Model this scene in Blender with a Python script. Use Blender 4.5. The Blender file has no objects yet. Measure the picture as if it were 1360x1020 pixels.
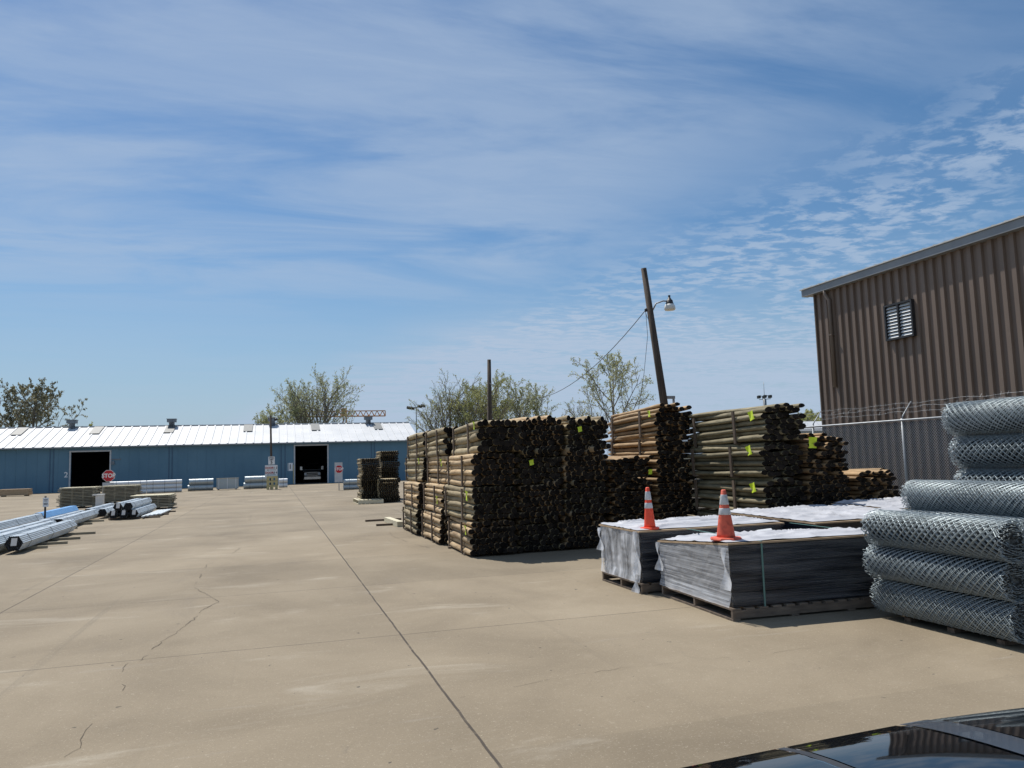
import bpy, bmesh, math, random
from mathutils import Vector, Matrix, noise, Euler

random.seed(7)
RND = random.Random(11)
PI = math.pi
SC = bpy.context.scene
COL = SC.collection

# ------------------------------------------------------------------ helpers
class MB:
    """collects shapes, then becomes ONE mesh object"""
    def __init__(s):
        s.v = []; s.f = []; s.m = []; s.sm = []
    def add(s, vs, fs, mi=0, smooth=False):
        o = len(s.v); s.v += [tuple(p) for p in vs]
        for q in fs:
            s.f.append(tuple(o + i for i in q)); s.m.append(mi); s.sm.append(smooth)
    def box(s, x0, x1, y0, y1, z0, z1, mi=0):
        vs = [(x0,y0,z0),(x1,y0,z0),(x1,y1,z0),(x0,y1,z0),(x0,y0,z1),(x1,y0,z1),(x1,y1,z1),(x0,y1,z1)]
        s.add(vs, [(0,3,2,1),(4,5,6,7),(0,1,5,4),(1,2,6,5),(2,3,7,6),(3,0,4,7)], mi)
    def obox(s, M, sx, sy, sz, mi=0):
        vs = [M @ Vector((a*sx/2, b*sy/2, c*sz/2)) for a,b,c in
              [(-1,-1,-1),(1,-1,-1),(1,1,-1),(-1,1,-1),(-1,-1,1),(1,-1,1),(1,1,1),(-1,1,1)]]
        s.add(vs, [(0,3,2,1),(4,5,6,7),(0,1,5,4),(1,2,6,5),(2,3,7,6),(3,0,4,7)], mi)
    def bar(s, a, b, w, h, mi=0):
        a, b = Vector(a), Vector(b); d = b - a
        M = Matrix.Translation((a+b)/2) @ d.to_track_quat('Y','Z').to_matrix().to_4x4()
        s.obox(M, w, d.length, h, mi)
    def tube(s, pts, rads, n=6, mi=0, smooth=True, caps=True):
        pts = [Vector(p) for p in pts]
        if not hasattr(rads, '__len__'): rads = [rads]*len(pts)
        o = len(s.v); up = None; fs = []
        for i, p in enumerate(pts):
            d = (pts[min(i+1,len(pts)-1)] - pts[max(i-1,0)])
            if d.length < 1e-9: d = Vector((0,0,1))
            d.normalize()
            if up is None:
                up = d.orthogonal().normalized()
            else:
                up = (up - d*up.dot(d))
                up = up.normalized() if up.length > 1e-6 else d.orthogonal().normalized()
            w = d.cross(up)
            for k in range(n):
                a = 2*PI*k/n
                q = p + (up*math.cos(a) + w*math.sin(a))*rads[i]
                s.v.append(tuple(q))
        for i in range(len(pts)-1):
            for k in range(n):
                k2 = (k+1) % n
                s.f.append((o+i*n+k, o+i*n+k2, o+(i+1)*n+k2, o+(i+1)*n+k)); s.m.append(mi); s.sm.append(smooth)
        if caps:
            s.f.append(tuple(o+k for k in reversed(range(n)))); s.m.append(mi); s.sm.append(False)
            e = o+(len(pts)-1)*n
            s.f.append(tuple(e+k for k in range(n))); s.m.append(mi); s.sm.append(False)
    def lathe(s, prof, c=(0,0,0), n=20, mi=0, smooth=True, axis='Z'):
        o = len(s.v)
        for r, z in prof:
            for k in range(n):
                a = 2*PI*k/n
                p = (r*math.cos(a), r*math.sin(a), z)
                if axis == 'Y': p = (p[0], p[2], p[1])
                if axis == 'X': p = (p[2], p[0], p[1])
                s.v.append((p[0]+c[0], p[1]+c[1], p[2]+c[2]))
        for i in range(len(prof)-1):
            for k in range(n):
                k2 = (k+1) % n
                s.f.append((o+i*n+k, o+i*n+k2, o+(i+1)*n+k2, o+(i+1)*n+k)); s.m.append(mi); s.sm.append(smooth)
        for i, rev in ((0, True), (len(prof)-1, False)):
            if prof[i][0] > 1e-4:
                r = [o+i*n+k for k in range(n)]
                s.f.append(tuple(reversed(r) if rev else r)); s.m.append(mi); s.sm.append(False)
    def prism(s, poly, y0, y1, mi=0):
        """polygon in x,z extruded along y"""
        n = len(poly); o = len(s.v)
        s.v += [(x,y0,z) for x,z in poly] + [(x,y1,z) for x,z in poly]
        s.f.append(tuple(o+k for k in range(n))); s.m.append(mi); s.sm.append(False)
        s.f.append(tuple(o+n+k for k in reversed(range(n)))); s.m.append(mi); s.sm.append(False)
        for k in range(n):
            k2 = (k+1) % n
            s.f.append((o+k2, o+k, o+n+k, o+n+k2)); s.m.append(mi); s.sm.append(False)
    def grid(s, nu, nv, fn, mi=0, smooth=True):
        o = len(s.v)
        for j in range(nv+1):
            for i in range(nu+1):
                s.v.append(tuple(fn(i/nu, j/nv)))
        for j in range(nv):
            for i in range(nu):
                a = o+j*(nu+1)+i
                s.f.append((a, a+1, a+nu+2, a+nu+1)); s.m.append(mi); s.sm.append(smooth)
    def mesh(s, name, mats):
        me = bpy.data.meshes.new(name)
        me.from_pydata(s.v, [], s.f)
        if not isinstance(mats, (list, tuple)): mats = [mats]
        for m in mats: me.materials.append(m)
        me.polygons.foreach_set('material_index', s.m)
        me.polygons.foreach_set('use_smooth', s.sm)
        me.update()
        return me
    def build(s, name, mats, parent=None, loc=None, fix=False):
        me = s.mesh(name, mats)
        if fix:
            bm = bmesh.new(); bm.from_mesh(me)
            bmesh.ops.recalc_face_normals(bm, faces=bm.faces[:]); bm.to_mesh(me); bm.free()
        return place(name, me, parent, loc)

def place(name, me, parent=None, loc=None, rot=None):
    o = bpy.data.objects.new(name, me); COL.objects.link(o)
    if parent: o.parent = parent
    if loc is not None: o.location = loc
    if rot is not None: o.rotation_euler = rot
    return o
def tag(o, label, cat, group=None):
    o['label'] = label; o['category'] = cat
    if group: o['group'] = group
    return o
def thing(name, label, cat, loc=(0,0,0), rz=0.0, group=None):
    o = bpy.data.objects.new(name, None); COL.objects.link(o)
    o.empty_display_size = .2
    o.location = loc; o.rotation_euler = (0,0,rz)
    return tag(o, label, cat, group)
def structure(o):
    o['kind'] = 'structure'; return o
def copy_tree(o, parent=None):
    c = o.copy(); COL.objects.link(c)
    if parent: c.parent = parent
    for ch in o.children: copy_tree(ch, c)
    return c
def text_mesh(body, size, mat, depth=.004, align='CENTER', bold=0.0):
    cu = bpy.data.curves.new('lettering', 'FONT')
    cu.body = body; cu.size = size; cu.extrude = depth; cu.align_x = align; cu.align_y = 'CENTER'; cu.offset = bold
    ob = bpy.data.objects.new('lettering', cu); COL.objects.link(ob)
    dg = bpy.context.evaluated_depsgraph_get()
    me = bpy.data.meshes.new_from_object(ob.evaluated_get(dg))
    bpy.data.objects.remove(ob); bpy.data.curves.remove(cu)
    me.materials.clear(); me.materials.append(mat)
    return me
def lettering(body, size, mat, parent, loc, bold=0.0, name='lettering', sx=1.0):
    o = place(name, text_mesh(body, size, mat, bold=bold), parent, loc, (PI/2,0,0))
    o.scale = (sx,1,1)
    return o

# ------------------------------------------------------------------ materials
def new_mat(name):
    m = bpy.data.materials.new(name); m.use_nodes = True
    nt = m.node_tree; b = nt.nodes['Principled BSDF']
    return m, nt, b
def N(nt, t, **kw):
    n = nt.nodes.new(t)
    for k, v in kw.items(): setattr(n, k, v)
    return n
def L(nt, a, b): nt.links.new(a, b)
def ramp(nt, stops):
    r = N(nt, 'ShaderNodeValToRGB'); e = r.color_ramp.elements
    while len(e) < len(stops): e.new(.5)
    for i, (p, c) in enumerate(stops):
        e[i].position = p; e[i].color = tuple(c) + (1,) if len(c) == 3 else c
    return r
def mat(name, c1, c2=None, scale=8, rough=.7, metal=0.0, bump=0.0, bscale=None, stretch=(1,1,1), rand=0.0, detail=5, spec=None, lo=.3, hi=.7, coat=0.0):
    """base colour wandering between c1 and c2 on object coordinates; rand: brightness spread between copies"""
    m, nt, b = new_mat(name)
    tc = N(nt, 'ShaderNodeTexCoord'); mp = N(nt, 'ShaderNodeMapping'); mp.inputs['Scale'].default_value = stretch
    L(nt, tc.outputs['Object'], mp.inputs['Vector'])
    nz = N(nt, 'ShaderNodeTexNoise'); nz.inputs['Scale'].default_value = scale; nz.inputs['Detail'].default_value = detail
    vec = mp.outputs['Vector']
    if rand:
        oi = N(nt, 'ShaderNodeObjectInfo')
        sc = N(nt, 'ShaderNodeVectorMath', operation='SCALE'); sc.inputs[0].default_value = (37, 91, 53); L(nt, oi.outputs['Random'], sc.inputs['Scale'])
        ad = N(nt, 'ShaderNodeVectorMath', operation='ADD'); L(nt, vec, ad.inputs[0]); L(nt, sc.outputs[0], ad.inputs[1]); vec = ad.outputs[0]
    L(nt, vec, nz.inputs['Vector'])
    rp = ramp(nt, [(lo, c1), (hi, c2 or c1)])
    L(nt, nz.outputs['Fac'], rp.inputs['Fac'])
    out = rp.outputs['Color']
    if rand:
        mr = N(nt, 'ShaderNodeMapRange'); mr.inputs['To Min'].default_value = 1-rand; mr.inputs['To Max'].default_value = 1+rand*.8
        L(nt, oi.outputs['Random'], mr.inputs['Value'])
        hs = N(nt, 'ShaderNodeHueSaturation'); L(nt, mr.outputs[0], hs.inputs['Value']); L(nt, out, hs.inputs['Color'])
        out = hs.outputs['Color']
    L(nt, out, b.inputs['Base Color'])
    b.inputs['Roughness'].default_value = rough; b.inputs['Metallic'].default_value = metal
    if spec is not None: b.inputs['Specular IOR Level'].default_value = spec
    if coat: b.inputs['Coat Weight'].default_value = coat; b.inputs['Coat Roughness'].default_value = .03
    if bump:
        n2 = N(nt, 'ShaderNodeTexNoise'); n2.inputs['Scale'].default_value = bscale or scale*3; n2.inputs['Detail'].default_value = 6
        L(nt, vec, n2.inputs['Vector'])
        bp = N(nt, 'ShaderNodeBump'); bp.inputs['Strength'].default_value = bump; bp.inputs['Distance'].default_value = .02
        L(nt, n2.outputs['Fac'], bp.inputs['Height']); L(nt, bp.outputs['Normal'], b.inputs['Normal'])
    return m

M = {}
M['peeled'] = mat('peeled_wood', (.33,.22,.115), (.56,.42,.25), 5, .8, bump=.5, bscale=14, stretch=(3,.6,3), rand=.28)
M['greyed'] = mat('greyed_wood', (.215,.17,.095), (.39,.315,.19), 5, .8, bump=.5, bscale=14, stretch=(3,.6,3), rand=.25)
M['sawn'] = mat('sawn_wood', (.25,.158,.075), (.42,.285,.15), 5, .8, bump=.4, bscale=14, stretch=(3,.6,3), rand=.25)
M['greyed_dark'] = mat('dull_grey_rail_wood', (.125,.105,.058), (.27,.23,.14), 5, .8, bump=.5, bscale=14, stretch=(3,.6,3), rand=.3)
M['endgrain'] = mat('weathered_shaded_end_grain', (.009,.008,.008), (.030,.024,.019), 14, .95, bump=.5, bscale=40, rand=.5, spec=.1)  # weathered ends, coloured down to near black to carry their deep shade
M['batten'] = mat('dark_batten_wood', (.09,.065,.045), (.17,.125,.09), 6, .85, bump=.4, stretch=(4,4,.5), rand=.2)
M['lumber'] = mat('pale_lumber', (.58,.52,.36), (.76,.70,.52), 5, .8, bump=.3, stretch=(.6,3,3), rand=.15)
M['lumber_grey'] = mat('grey_lumber', (.25,.22,.16), (.42,.38,.28), 5, .85, bump=.3, stretch=(.6,3,3), rand=.2)
M['pallet'] = mat('pallet_wood', (.13,.10,.075), (.26,.20,.15), 6, .85, bump=.4, stretch=(.6,3,3), rand=.2)
M['tan_edge'] = mat('tan_board_edge', (.36,.25,.15), (.50,.37,.24), 9, .8)
M['tag'] = mat('yellow_green_tag', (.62,.80,.03), (.72,.88,.08), 6, .5)
M['galv'] = mat('galvanised_pipe', (.50,.55,.58), (.66,.71,.74), 7, .42, metal=.65, stretch=(1,.3,1), rand=.12)
M['galv_wire'] = mat('galvanised_wire', (.29,.345,.37), (.45,.51,.54), 30, .45, metal=.65)
M['roll_core'] = mat('core_shade_for_inner_wraps', (.02,.026,.03), (.16,.19,.21), 26, .6, metal=.5, bump=.8, bscale=40, lo=.45, hi=.7)  # solid core, coloured dark to stand in for shade among inner wraps
M['galv_far'] = mat('galvanised_mesh_roll', (.34,.39,.41), (.50,.55,.57), 40, .5, metal=.6, bump=.6, bscale=60)
M['pipe_end_shade'] = mat('shade_black_pipe_end', (.012,.012,.014), (.02,.02,.022), 5, .9)  # rim and bore coloured black for the shade on the pipe ends
M['paper'] = mat('white_paper_label', (.75,.75,.74), (.80,.80,.80), 5, .6)
M['blue_wrap'] = mat('blue_plastic_wrap', (.10,.30,.62), (.16,.40,.74), 5, .35)
M['blue_wall'] = mat('blue_painted_steel', (.074,.175,.262), (.10,.214,.305), .35, .55, bump=.05, bscale=2)
M['blue_trim'] = mat('blue_trim_paint', (.042,.105,.18), (.06,.13,.21), 2, .5)
M['white_roof'] = mat('white_steel_roof', (.50,.52,.54), (.60,.61,.62), .6, .5)
M['roof_gutter'] = mat('grey_eave_gutter', (.20,.23,.26), (.26,.29,.31), 2, .5)
M['skylight'] = mat('fibreglass_skylight', (.13,.135,.13), (.18,.185,.175), 3, .5)
M['vent_grey'] = mat('grey_ventilator_metal', (.14,.16,.185), (.21,.235,.26), 4, .55, metal=.3)
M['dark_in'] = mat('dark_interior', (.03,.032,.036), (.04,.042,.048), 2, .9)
M['brown_wall'] = mat('brown_ribbed_steel', (.15,.11,.083), (.205,.152,.117), 1.2, .55, stretch=(1,1,.25), bump=.04, bscale=3)
M['brown_trim'] = mat('brown_downspout_paint', (.15,.115,.09), (.19,.15,.12), 2, .5)
M['fascia'] = mat('grey_fascia', (.20,.22,.24), (.25,.27,.29), 2, .45)
M['roof_edge'] = mat('pale_roof_edge', (.48,.48,.46), (.62,.61,.58), 6, .5)
M['black_metal'] = mat('black_metal', (.015,.015,.017), (.03,.03,.033), 9, .5)
M['louvre'] = mat('pale_louvre_blades', (.62,.66,.68), (.74,.77,.78), 4, .4)
M['pole_wood'] = mat('dark_pole_wood', (.045,.034,.027), (.10,.075,.058), 6, .9, stretch=(3,3,.3), bump=.4, rand=.1)
M['lamp_metal'] = mat('lamp_metal', (.20,.21,.22), (.30,.31,.32), 6, .5, metal=.3)
M['lamp_glass'] = mat('lamp_refractor', (.62,.62,.58), (.72,.72,.68), 6, .25)
M['cable'] = mat('black_cable', (.03,.03,.03), (.045,.045,.045), 6, .6)
M['steel_grey'] = mat('grey_steel', (.24,.26,.28), (.36,.38,.40), 6, .5, metal=.4)
M['crane'] = mat('orange_crane_paint', (.50,.20,.055), (.60,.27,.08), 2, .6)
M['cone'] = mat('orange_cone', (.62,.05,.025), (.86,.085,.035), 14, .5, bump=.1, detail=9, lo=.25, hi=.5)
M['cone_dull'] = mat('faded_orange_cone', (.40,.065,.04), (.70,.125,.07), 14, .6, bump=.15, detail=9, lo=.28, hi=.55)
M['cone_band'] = mat('reflective_band', (.30,.31,.32), (.58,.60,.62), 16, .45, detail=9, lo=.25, hi=.48)
M['tarp'] = mat('white_woven_sheet', (.40,.41,.445), (.50,.51,.545), 3, .5, bump=.12, bscale=9)
M['sheets'] = mat('dark_plastic_sheets', (.012,.015,.023), (.028,.034,.046), 3, .35, stretch=(.4,.4,14), detail=8)
M['strap'] = mat('green_strap', (.10,.22,.20), (.15,.28,.25), 9, .4)
M['sign_white'] = mat('white_sign_face', (.72,.73,.75), (.80,.81,.82), 5, .5)
M['sign_grey'] = mat('grey_sign_board', (.44,.46,.49), (.54,.56,.58), 3, .6)
M['red'] = mat('red_sign_face', (.45,.012,.02), (.55,.02,.03), 9, .45)
M['ink'] = mat('black_ink', (.02,.02,.022), (.03,.03,.033), 5, .6)
M['red_ink'] = mat('red_ink', (.36,.02,.02), (.42,.03,.03), 5, .6)
M['bunk'] = mat('yellow_timber_bunk', (.44,.37,.17), (.58,.50,.26), 6, .75, bump=.3)
M['bark'] = mat('grey_bark', (.15,.132,.11), (.25,.22,.19), 4, .95)
M['car_black'] = mat('black_car_paint', (.006,.006,.008), (.010,.010,.012), 2, .10, coat=1.0)
M['car_glass'] = mat('tinted_roof_glass', (.004,.005,.006), (.007,.008,.010), 2, .03, spec=.7)
M['car_bar'] = mat('satin_roof_bar', (.035,.045,.06), (.045,.055,.07), 2, .25, coat=.4)
M['rubber'] = mat('tyre_rubber', (.015,.015,.015), (.025,.025,.025), 9, .9)
M['alloy'] = mat('alloy_rim', (.45,.46,.47), (.55,.56,.57), 4, .3, metal=.9)
M['truck_paint'] = mat('silver_truck_paint', (.05,.055,.06), (.07,.075,.08), 2, .3, metal=.3)
M['chrome'] = mat('chrome_trim', (.35,.36,.38), (.42,.43,.45), 2, .2, metal=1)
M['lens'] = mat('clear_lens', (.70,.72,.74), (.80,.82,.84), 5, .1)
M['white_panel'] = mat('white_panel', (.62,.61,.58), (.74,.73,.70), 4, .6)

def leaf_mat(name, c1, c2):
    m, nt, b = new_mat(name)
    g = N(nt, 'ShaderNodeNewGeometry'); nz = N(nt, 'ShaderNodeTexNoise'); nz.inputs['Scale'].default_value = .45
    L(nt, g.outputs['Position'], nz.inputs['Vector'])
    rp = ramp(nt, [(.35, c1), (.65, c2)]); L(nt, nz.outputs['Fac'], rp.inputs['Fac'])
    L(nt, rp.outputs['Color'], b.inputs['Base Color']); b.inputs['Roughness'].default_value = .6
    tr = N(nt, 'ShaderNodeBsdfTranslucent'); L(nt, rp.outputs['Color'], tr.inputs['Color'])
    mx = N(nt, 'ShaderNodeMixShader'); mx.inputs[0].default_value = .45
    L(nt, b.outputs[0], mx.inputs[1]); L(nt, tr.outputs[0], mx.inputs[2])
    L(nt, mx.outputs[0], nt.nodes['Material Output'].inputs['Surface'])
    return m
M['leaf_brown'] = leaf_mat('bronze_young_leaves', (.17,.16,.095), (.28,.26,.165))
M['leaf_green'] = leaf_mat('spring_leaves', (.30,.32,.11), (.44,.44,.19))
M['leaf_pale'] = leaf_mat('pale_spring_leaves', (.33,.35,.17), (.46,.47,.27))

def wrap_mat(name, alpha_lo, alpha_hi, streak):
    m, nt, b = new_mat(name)
    tc = N(nt, 'ShaderNodeTexCoord'); mp = N(nt, 'ShaderNodeMapping'); mp.inputs['Scale'].default_value = streak
    L(nt, tc.outputs['Object'], mp.inputs['Vector'])
    nz = N(nt, 'ShaderNodeTexNoise'); nz.inputs['Scale'].default_value = 1.6; nz.inputs['Detail'].default_value = 7; nz.inputs['Distortion'].default_value = .6
    L(nt, mp.outputs[0], nz.inputs['Vector'])
    mr = N(nt, 'ShaderNodeMapRange'); mr.inputs['From Min'].default_value = .38; mr.inputs['From Max'].default_value = .68
    mr.inputs['To Min'].default_value = alpha_lo; mr.inputs['To Max'].default_value = alpha_hi
    L(nt, nz.outputs['Fac'], mr.inputs['Value'])
    b.inputs['Base Color'].default_value = (.80,.82,.86,1); b.inputs['Roughness'].default_value = .28
    L(nt, mr.outputs[0], b.inputs['Alpha'])
    bp = N(nt, 'ShaderNodeBump'); bp.inputs['Strength'].default_value = .5; bp.inputs['Distance'].default_value = .015
    L(nt, nz.outputs['Fac'], bp.inputs['Height']); L(nt, bp.outputs['Normal'], b.inputs['Normal'])
    return m
M['wrap_thick'] = wrap_mat('layered_lit_stretch_film', .26, .60, (.5,.5,22))  # more opaque on the lane end, its paleness stands for sunlight
M['wrap_drape'] = wrap_mat('draped_stretch_film', .25, .80, (2.2,4.5,1.0))
M['wrap_white'] = wrap_mat('torn_white_film', .45, .95, (3,3,3))
M['wrap_thin'] = wrap_mat('thin_shaded_stretch_film', .0, .11, (.5,.5,9))  # nearly clear so the front stays dark as shade; streaks stand for highlights

def screen_mat():
    m, nt, b = new_mat('dark_mesh_windscreen')
    b.inputs['Base Color'].default_value = (.028,.034,.052,1); b.inputs['Roughness'].default_value = .6; b.inputs['Alpha'].default_value = .55
    return m
M['windscreen'] = screen_mat()

def concrete():
    m, nt, b = new_mat('yard_concrete')
    g = N(nt, 'ShaderNodeNewGeometry'); P = g.outputs['Position']
    def noise_(scale, detail=6, rough=.55, stretch=None, dist=0):
        n = N(nt, 'ShaderNodeTexNoise'); n.inputs['Scale'].default_value = scale; n.inputs['Detail'].default_value = detail
        n.inputs['Roughness'].default_value = rough; n.inputs['Distortion'].default_value = dist
        if stretch:
            mp = N(nt, 'ShaderNodeMapping'); mp.inputs['Scale'].default_value = stretch; L(nt, P, mp.inputs['Vector']); L(nt, mp.outputs[0], n.inputs['Vector'])
        else: L(nt, P, n.inputs['Vector'])
        return n.outputs['Fac']
    base = ramp(nt, [(.26, (.170,.137,.094)), (.50, (.236,.193,.134)), (.76, (.305,.254,.181))])
    L(nt, noise_(.35, 8, .6, dist=.5), base.inputs['Fac'])
    def mixc(a, col, fac, mode='MIX'):
        mx = N(nt, 'ShaderNodeMix', data_type='RGBA', blend_type=mode)
        if isinstance(fac, float): mx.inputs[0].default_value = fac
        else: L(nt, fac, mx.inputs[0])
        L(nt, a, mx.inputs[6])
        if isinstance(col, tuple): mx.inputs[7].default_value = col + (1,)
        else: L(nt, col, mx.inputs[7])
        return mx.outputs[2]
    def mr(v, a, b_, c, d):
        n = N(nt, 'ShaderNodeMapRange'); n.interpolation_type = 'SMOOTHSTEP'
        for k, x in zip(('From Min','From Max','To Min','To Max'), (a,b_,c,d)): n.inputs[k].default_value = x
        L(nt, v, n.inputs['Value']); return n.outputs[0]
    c = base.outputs['Color']
    c = mixc(c, (.40,.36,.29), mr(noise_(1.1, 7, .65, (.35,1,1), .8), .56, .74, 0, .55))       # pale scuffs across the lane
    c = mixc(c, (.20,.165,.12), mr(noise_(.55, 8, .7, (1,.45,1), 1.2), .54, .74, 0, .5))        # brown stains
    c = mixc(c, (.16,.14,.11), mr(noise_(3.0, 5, .6), .70, .78, 0, .5))                          # small oil spots
    c = mixc(c, (.36,.34,.31), mr(noise_(2.2, 8, .7, (.2,1.6,1), .3), .60, .75, 0, .35))
    c = mixc(c, (.135,.115,.085), mr(noise_(1.0, 6, .6, (2.6,.05,1), .35), .60, .74, 0, .38))        # tyre wear along the lane
    c = mixc(c, (.14,.12,.095), mr(noise_(.9, 9, .78, None, 2.0), .60, .70, 0, .35))
    # slab to slab difference
    sx = N(nt, 'ShaderNodeSeparateXYZ'); L(nt, P, sx.inputs[0])
    def math_(op, a, b_=None):
        n = N(nt, 'ShaderNodeMath', operation=op)
        for i, q in enumerate((a, b_)):
            if q is None: continue
            if isinstance(q, (int, float)): n.inputs[i].default_value = q
            else: L(nt, q, n.inputs[i])
        return n.outputs[0]
    wob = math_('MULTIPLY', math_('SUBTRACT', noise_(1.7, 6, .6), .5), .035)
    X = math_('ADD', sx.outputs['X'], wob); Y = math_('ADD', sx.outputs['Y'], wob)
    ix = math_('FLOOR', math_('DIVIDE', math_('SUBTRACT', X, 1.42), 5.2)); iy = math_('FLOOR', math_('DIVIDE', math_('SUBTRACT', Y, 9.2), 3.87))
    cb = N(nt, 'ShaderNodeCombineXYZ'); L(nt, ix, cb.inputs[0]); L(nt, iy, cb.inputs[1])
    wn = N(nt, 'ShaderNodeTexWhiteNoise', noise_dimensions='2D'); L(nt, cb.outputs[0], wn.inputs['Vector'])
    hs = N(nt, 'ShaderNodeHueSaturation'); L(nt, mr(wn.outputs['Value'], 0, 1, .93, 1.06), hs.inputs['Value']); L(nt, c, hs.inputs['Color']); c = hs.outputs['Color']
    # fine aggregate speckle
    sp = noise_(52, 4, .75); c = mixc(c, (.60,.53,.42), mr(sp, .58, .72, 0, .65)); c = mixc(c, (.10,.085,.07), mr(noise_(64, 4, .75), .57, .70, 0, .65)); c = mixc(c, (.16,.135,.10), mr(noise_(28, 5, .75), .56, .72, 0, .45)); c = mixc(c, (.44,.39,.31), mr(noise_(17, 6, .75), .56, .72, 0, .4)); c = mixc(c, (.05,.045,.04), mr(noise_(9, 2, .5), .735, .76, 0, .8))
    # saw-cut joints
    def line(coord, at, w):
        d = math_('ABSOLUTE', math_('SUBTRACT', coord, at)); return mr(d, w*.55, w, 1, 0)
    jl = None
    for at, w in ((1.42,.014), (-3.78,.012), (-9.0,.012)):
        q = line(X, at, w); jl = q if jl is None else math_('MAXIMUM', jl, q)
    ym = math_('MODULO', math_('SUBTRACT', Y, 9.2-3.87*20), 3.87); d2 = math_('ABSOLUTE', math_('SUBTRACT', math_('ABSOLUTE', math_('SUBTRACT', ym, 3.87/2)), 3.87/2))
    q = math_('MULTIPLY', math_('MULTIPLY', mr(d2, .004, .010, 1, 0), mr(Y, 8.0, 9.0, 0, 1)), mr(noise_(.5, 3), .38, .52, .1, .9))
    q9 = math_('MULTIPLY', line(Y, 9.2, .010), .85)
    jl = math_('MAXIMUM', math_('MAXIMUM', jl, q), q9)
    jf = math_('MULTIPLY', jl, mr(noise_(6, 4), .3, .5, .55, .95))
    c = mixc(c, (.055,.045,.036), jf)
    L(nt, c, b.inputs['Base Color']); b.inputs['Roughness'].default_value = .85; b.inputs['Specular IOR Level'].default_value = .3
    bp = N(nt, 'ShaderNodeBump'); bp.inputs['Strength'].default_value = .35; bp.inputs['Distance'].default_value = .01
    hgt = math_('SUBTRACT', math_('ADD', math_('MULTIPLY', noise_(60, 5, .7), .5), noise_(4, 5)), math_('MULTIPLY', jl, 1.5))
    L(nt, hgt, bp.inputs['Height']); L(nt, bp.outputs['Normal'], b.inputs['Normal'])
    return m
M['concrete'] = concrete()
M['crack'] = mat('crack_dirt', (.075,.06,.045), (.13,.105,.075), 6, .95)
M['earth'] = mat('grass_and_gravel', (.10,.11,.05), (.22,.20,.13), .08, .95)

# ------------------------------------------------------------------ camera (x right, y along the yard lane, z up)
cam_d = bpy.data.cameras.new('Camera'); cam = bpy.data.objects.new('Camera', cam_d); COL.objects.link(cam)
pitch, roll, yaw = math.radians(5.6), math.radians(1.66), math.radians(17.3)
fwd = Vector((math.sin(yaw)*math.cos(pitch), math.cos(yaw)*math.cos(pitch), math.sin(pitch)))
r0 = Vector((math.cos(yaw), -math.sin(yaw), 0)); u0 = r0.cross(fwd)
rr = r0*math.cos(roll) - u0*math.sin(roll); uu = r0*math.sin(roll) + u0*math.cos(roll)
Mx = Matrix((rr, uu, -fwd)).transposed().to_4x4(); Mx.translation = (0,0,2.0)
cam.matrix_world = Mx
cam_d.sensor_width = 36; cam_d.lens = 36*1020/1360; cam_d.clip_end = 6000; cam_d.clip_start = .05
SC.camera = cam

# ------------------------------------------------------------------ light
EL, AZ = math.radians(60), math.radians(-21)
sd = Vector((math.sin(AZ)*math.cos(EL), math.cos(AZ)*math.cos(EL), math.sin(EL)))
sun_d = bpy.data.lights.new('Sun', 'SUN'); sun = bpy.data.objects.new('Sun', sun_d); COL.objects.link(sun)
sun_d.energy = 5.0; sun_d.angle = math.radians(.5); sun_d.color = (1.0,.95,.87)
sun.rotation_euler = sd.to_track_quat('Z','Y').to_euler(); sun.location = sd*200

W = bpy.data.worlds.new('World'); SC.world = W; W.use_nodes = True
nt = W.node_tree; bg = nt.nodes['Background']
sky = N(nt, 'ShaderNodeTexSky'); sky.sky_type = 'NISHITA'; sky.sun_disc = False
sky.sun_elevation = EL; sky.sun_rotation = AZ; sky.air_density = 1.0; sky.dust_density = .5; sky.ozone_density = 3.0
tc = N(nt, 'ShaderNodeTexCoord'); D = tc.outputs['Generated']
def wm(op, a, b_=None, clamp=False):
    n = N(nt, 'ShaderNodeMath', operation=op); n.use_clamp = clamp
    for i, q in enumerate((a, b_)):
        if q is None: continue
        if isinstance(q, (int,float)): n.inputs[i].default_value = q
        else: L(nt, q, n.inputs[i])
    return n.outputs[0]
def wmr(v, a, b_, c, d):
    n = N(nt, 'ShaderNodeMapRange'); n.interpolation_type = 'SMOOTHSTEP'
    for k, x in zip(('From Min','From Max','To Min','To Max'), (a,b_,c,d)): n.inputs[k].default_value = x
    L(nt, v, n.inputs['Value']); return n.outputs[0]
sx = N(nt, 'ShaderNodeSeparateXYZ'); L(nt, D, sx.inputs[0])
zc = wm('MAXIMUM', sx.outputs['Z'], .03)
PX = wm('DIVIDE', sx.outputs['X'], zc); PY = wm('DIVIDE', sx.outputs['Y'], zc)
cb = N(nt, 'ShaderNodeCombineXYZ'); L(nt, PX, cb.inputs[0]); L(nt, PY, cb.inputs[1])
def wnoise(scale, detail, rough, dist, rot, stretch, off=(0,0,0)):
    mp = N(nt, 'ShaderNodeMapping'); mp.inputs['Rotation'].default_value = (0,0,rot); mp.inputs['Scale'].default_value = stretch; mp.inputs['Location'].default_value = off
    L(nt, cb.outputs[0], mp.inputs['Vector'])
    n = N(nt, 'ShaderNodeTexNoise'); n.inputs['Scale'].default_value = scale; n.inputs['Detail'].default_value = detail
    n.inputs['Roughness'].default_value = rough; n.inputs['Distortion'].default_value = dist
    L(nt, mp.outputs[0], n.inputs['Vector']); return n.outputs['Fac']
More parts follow.
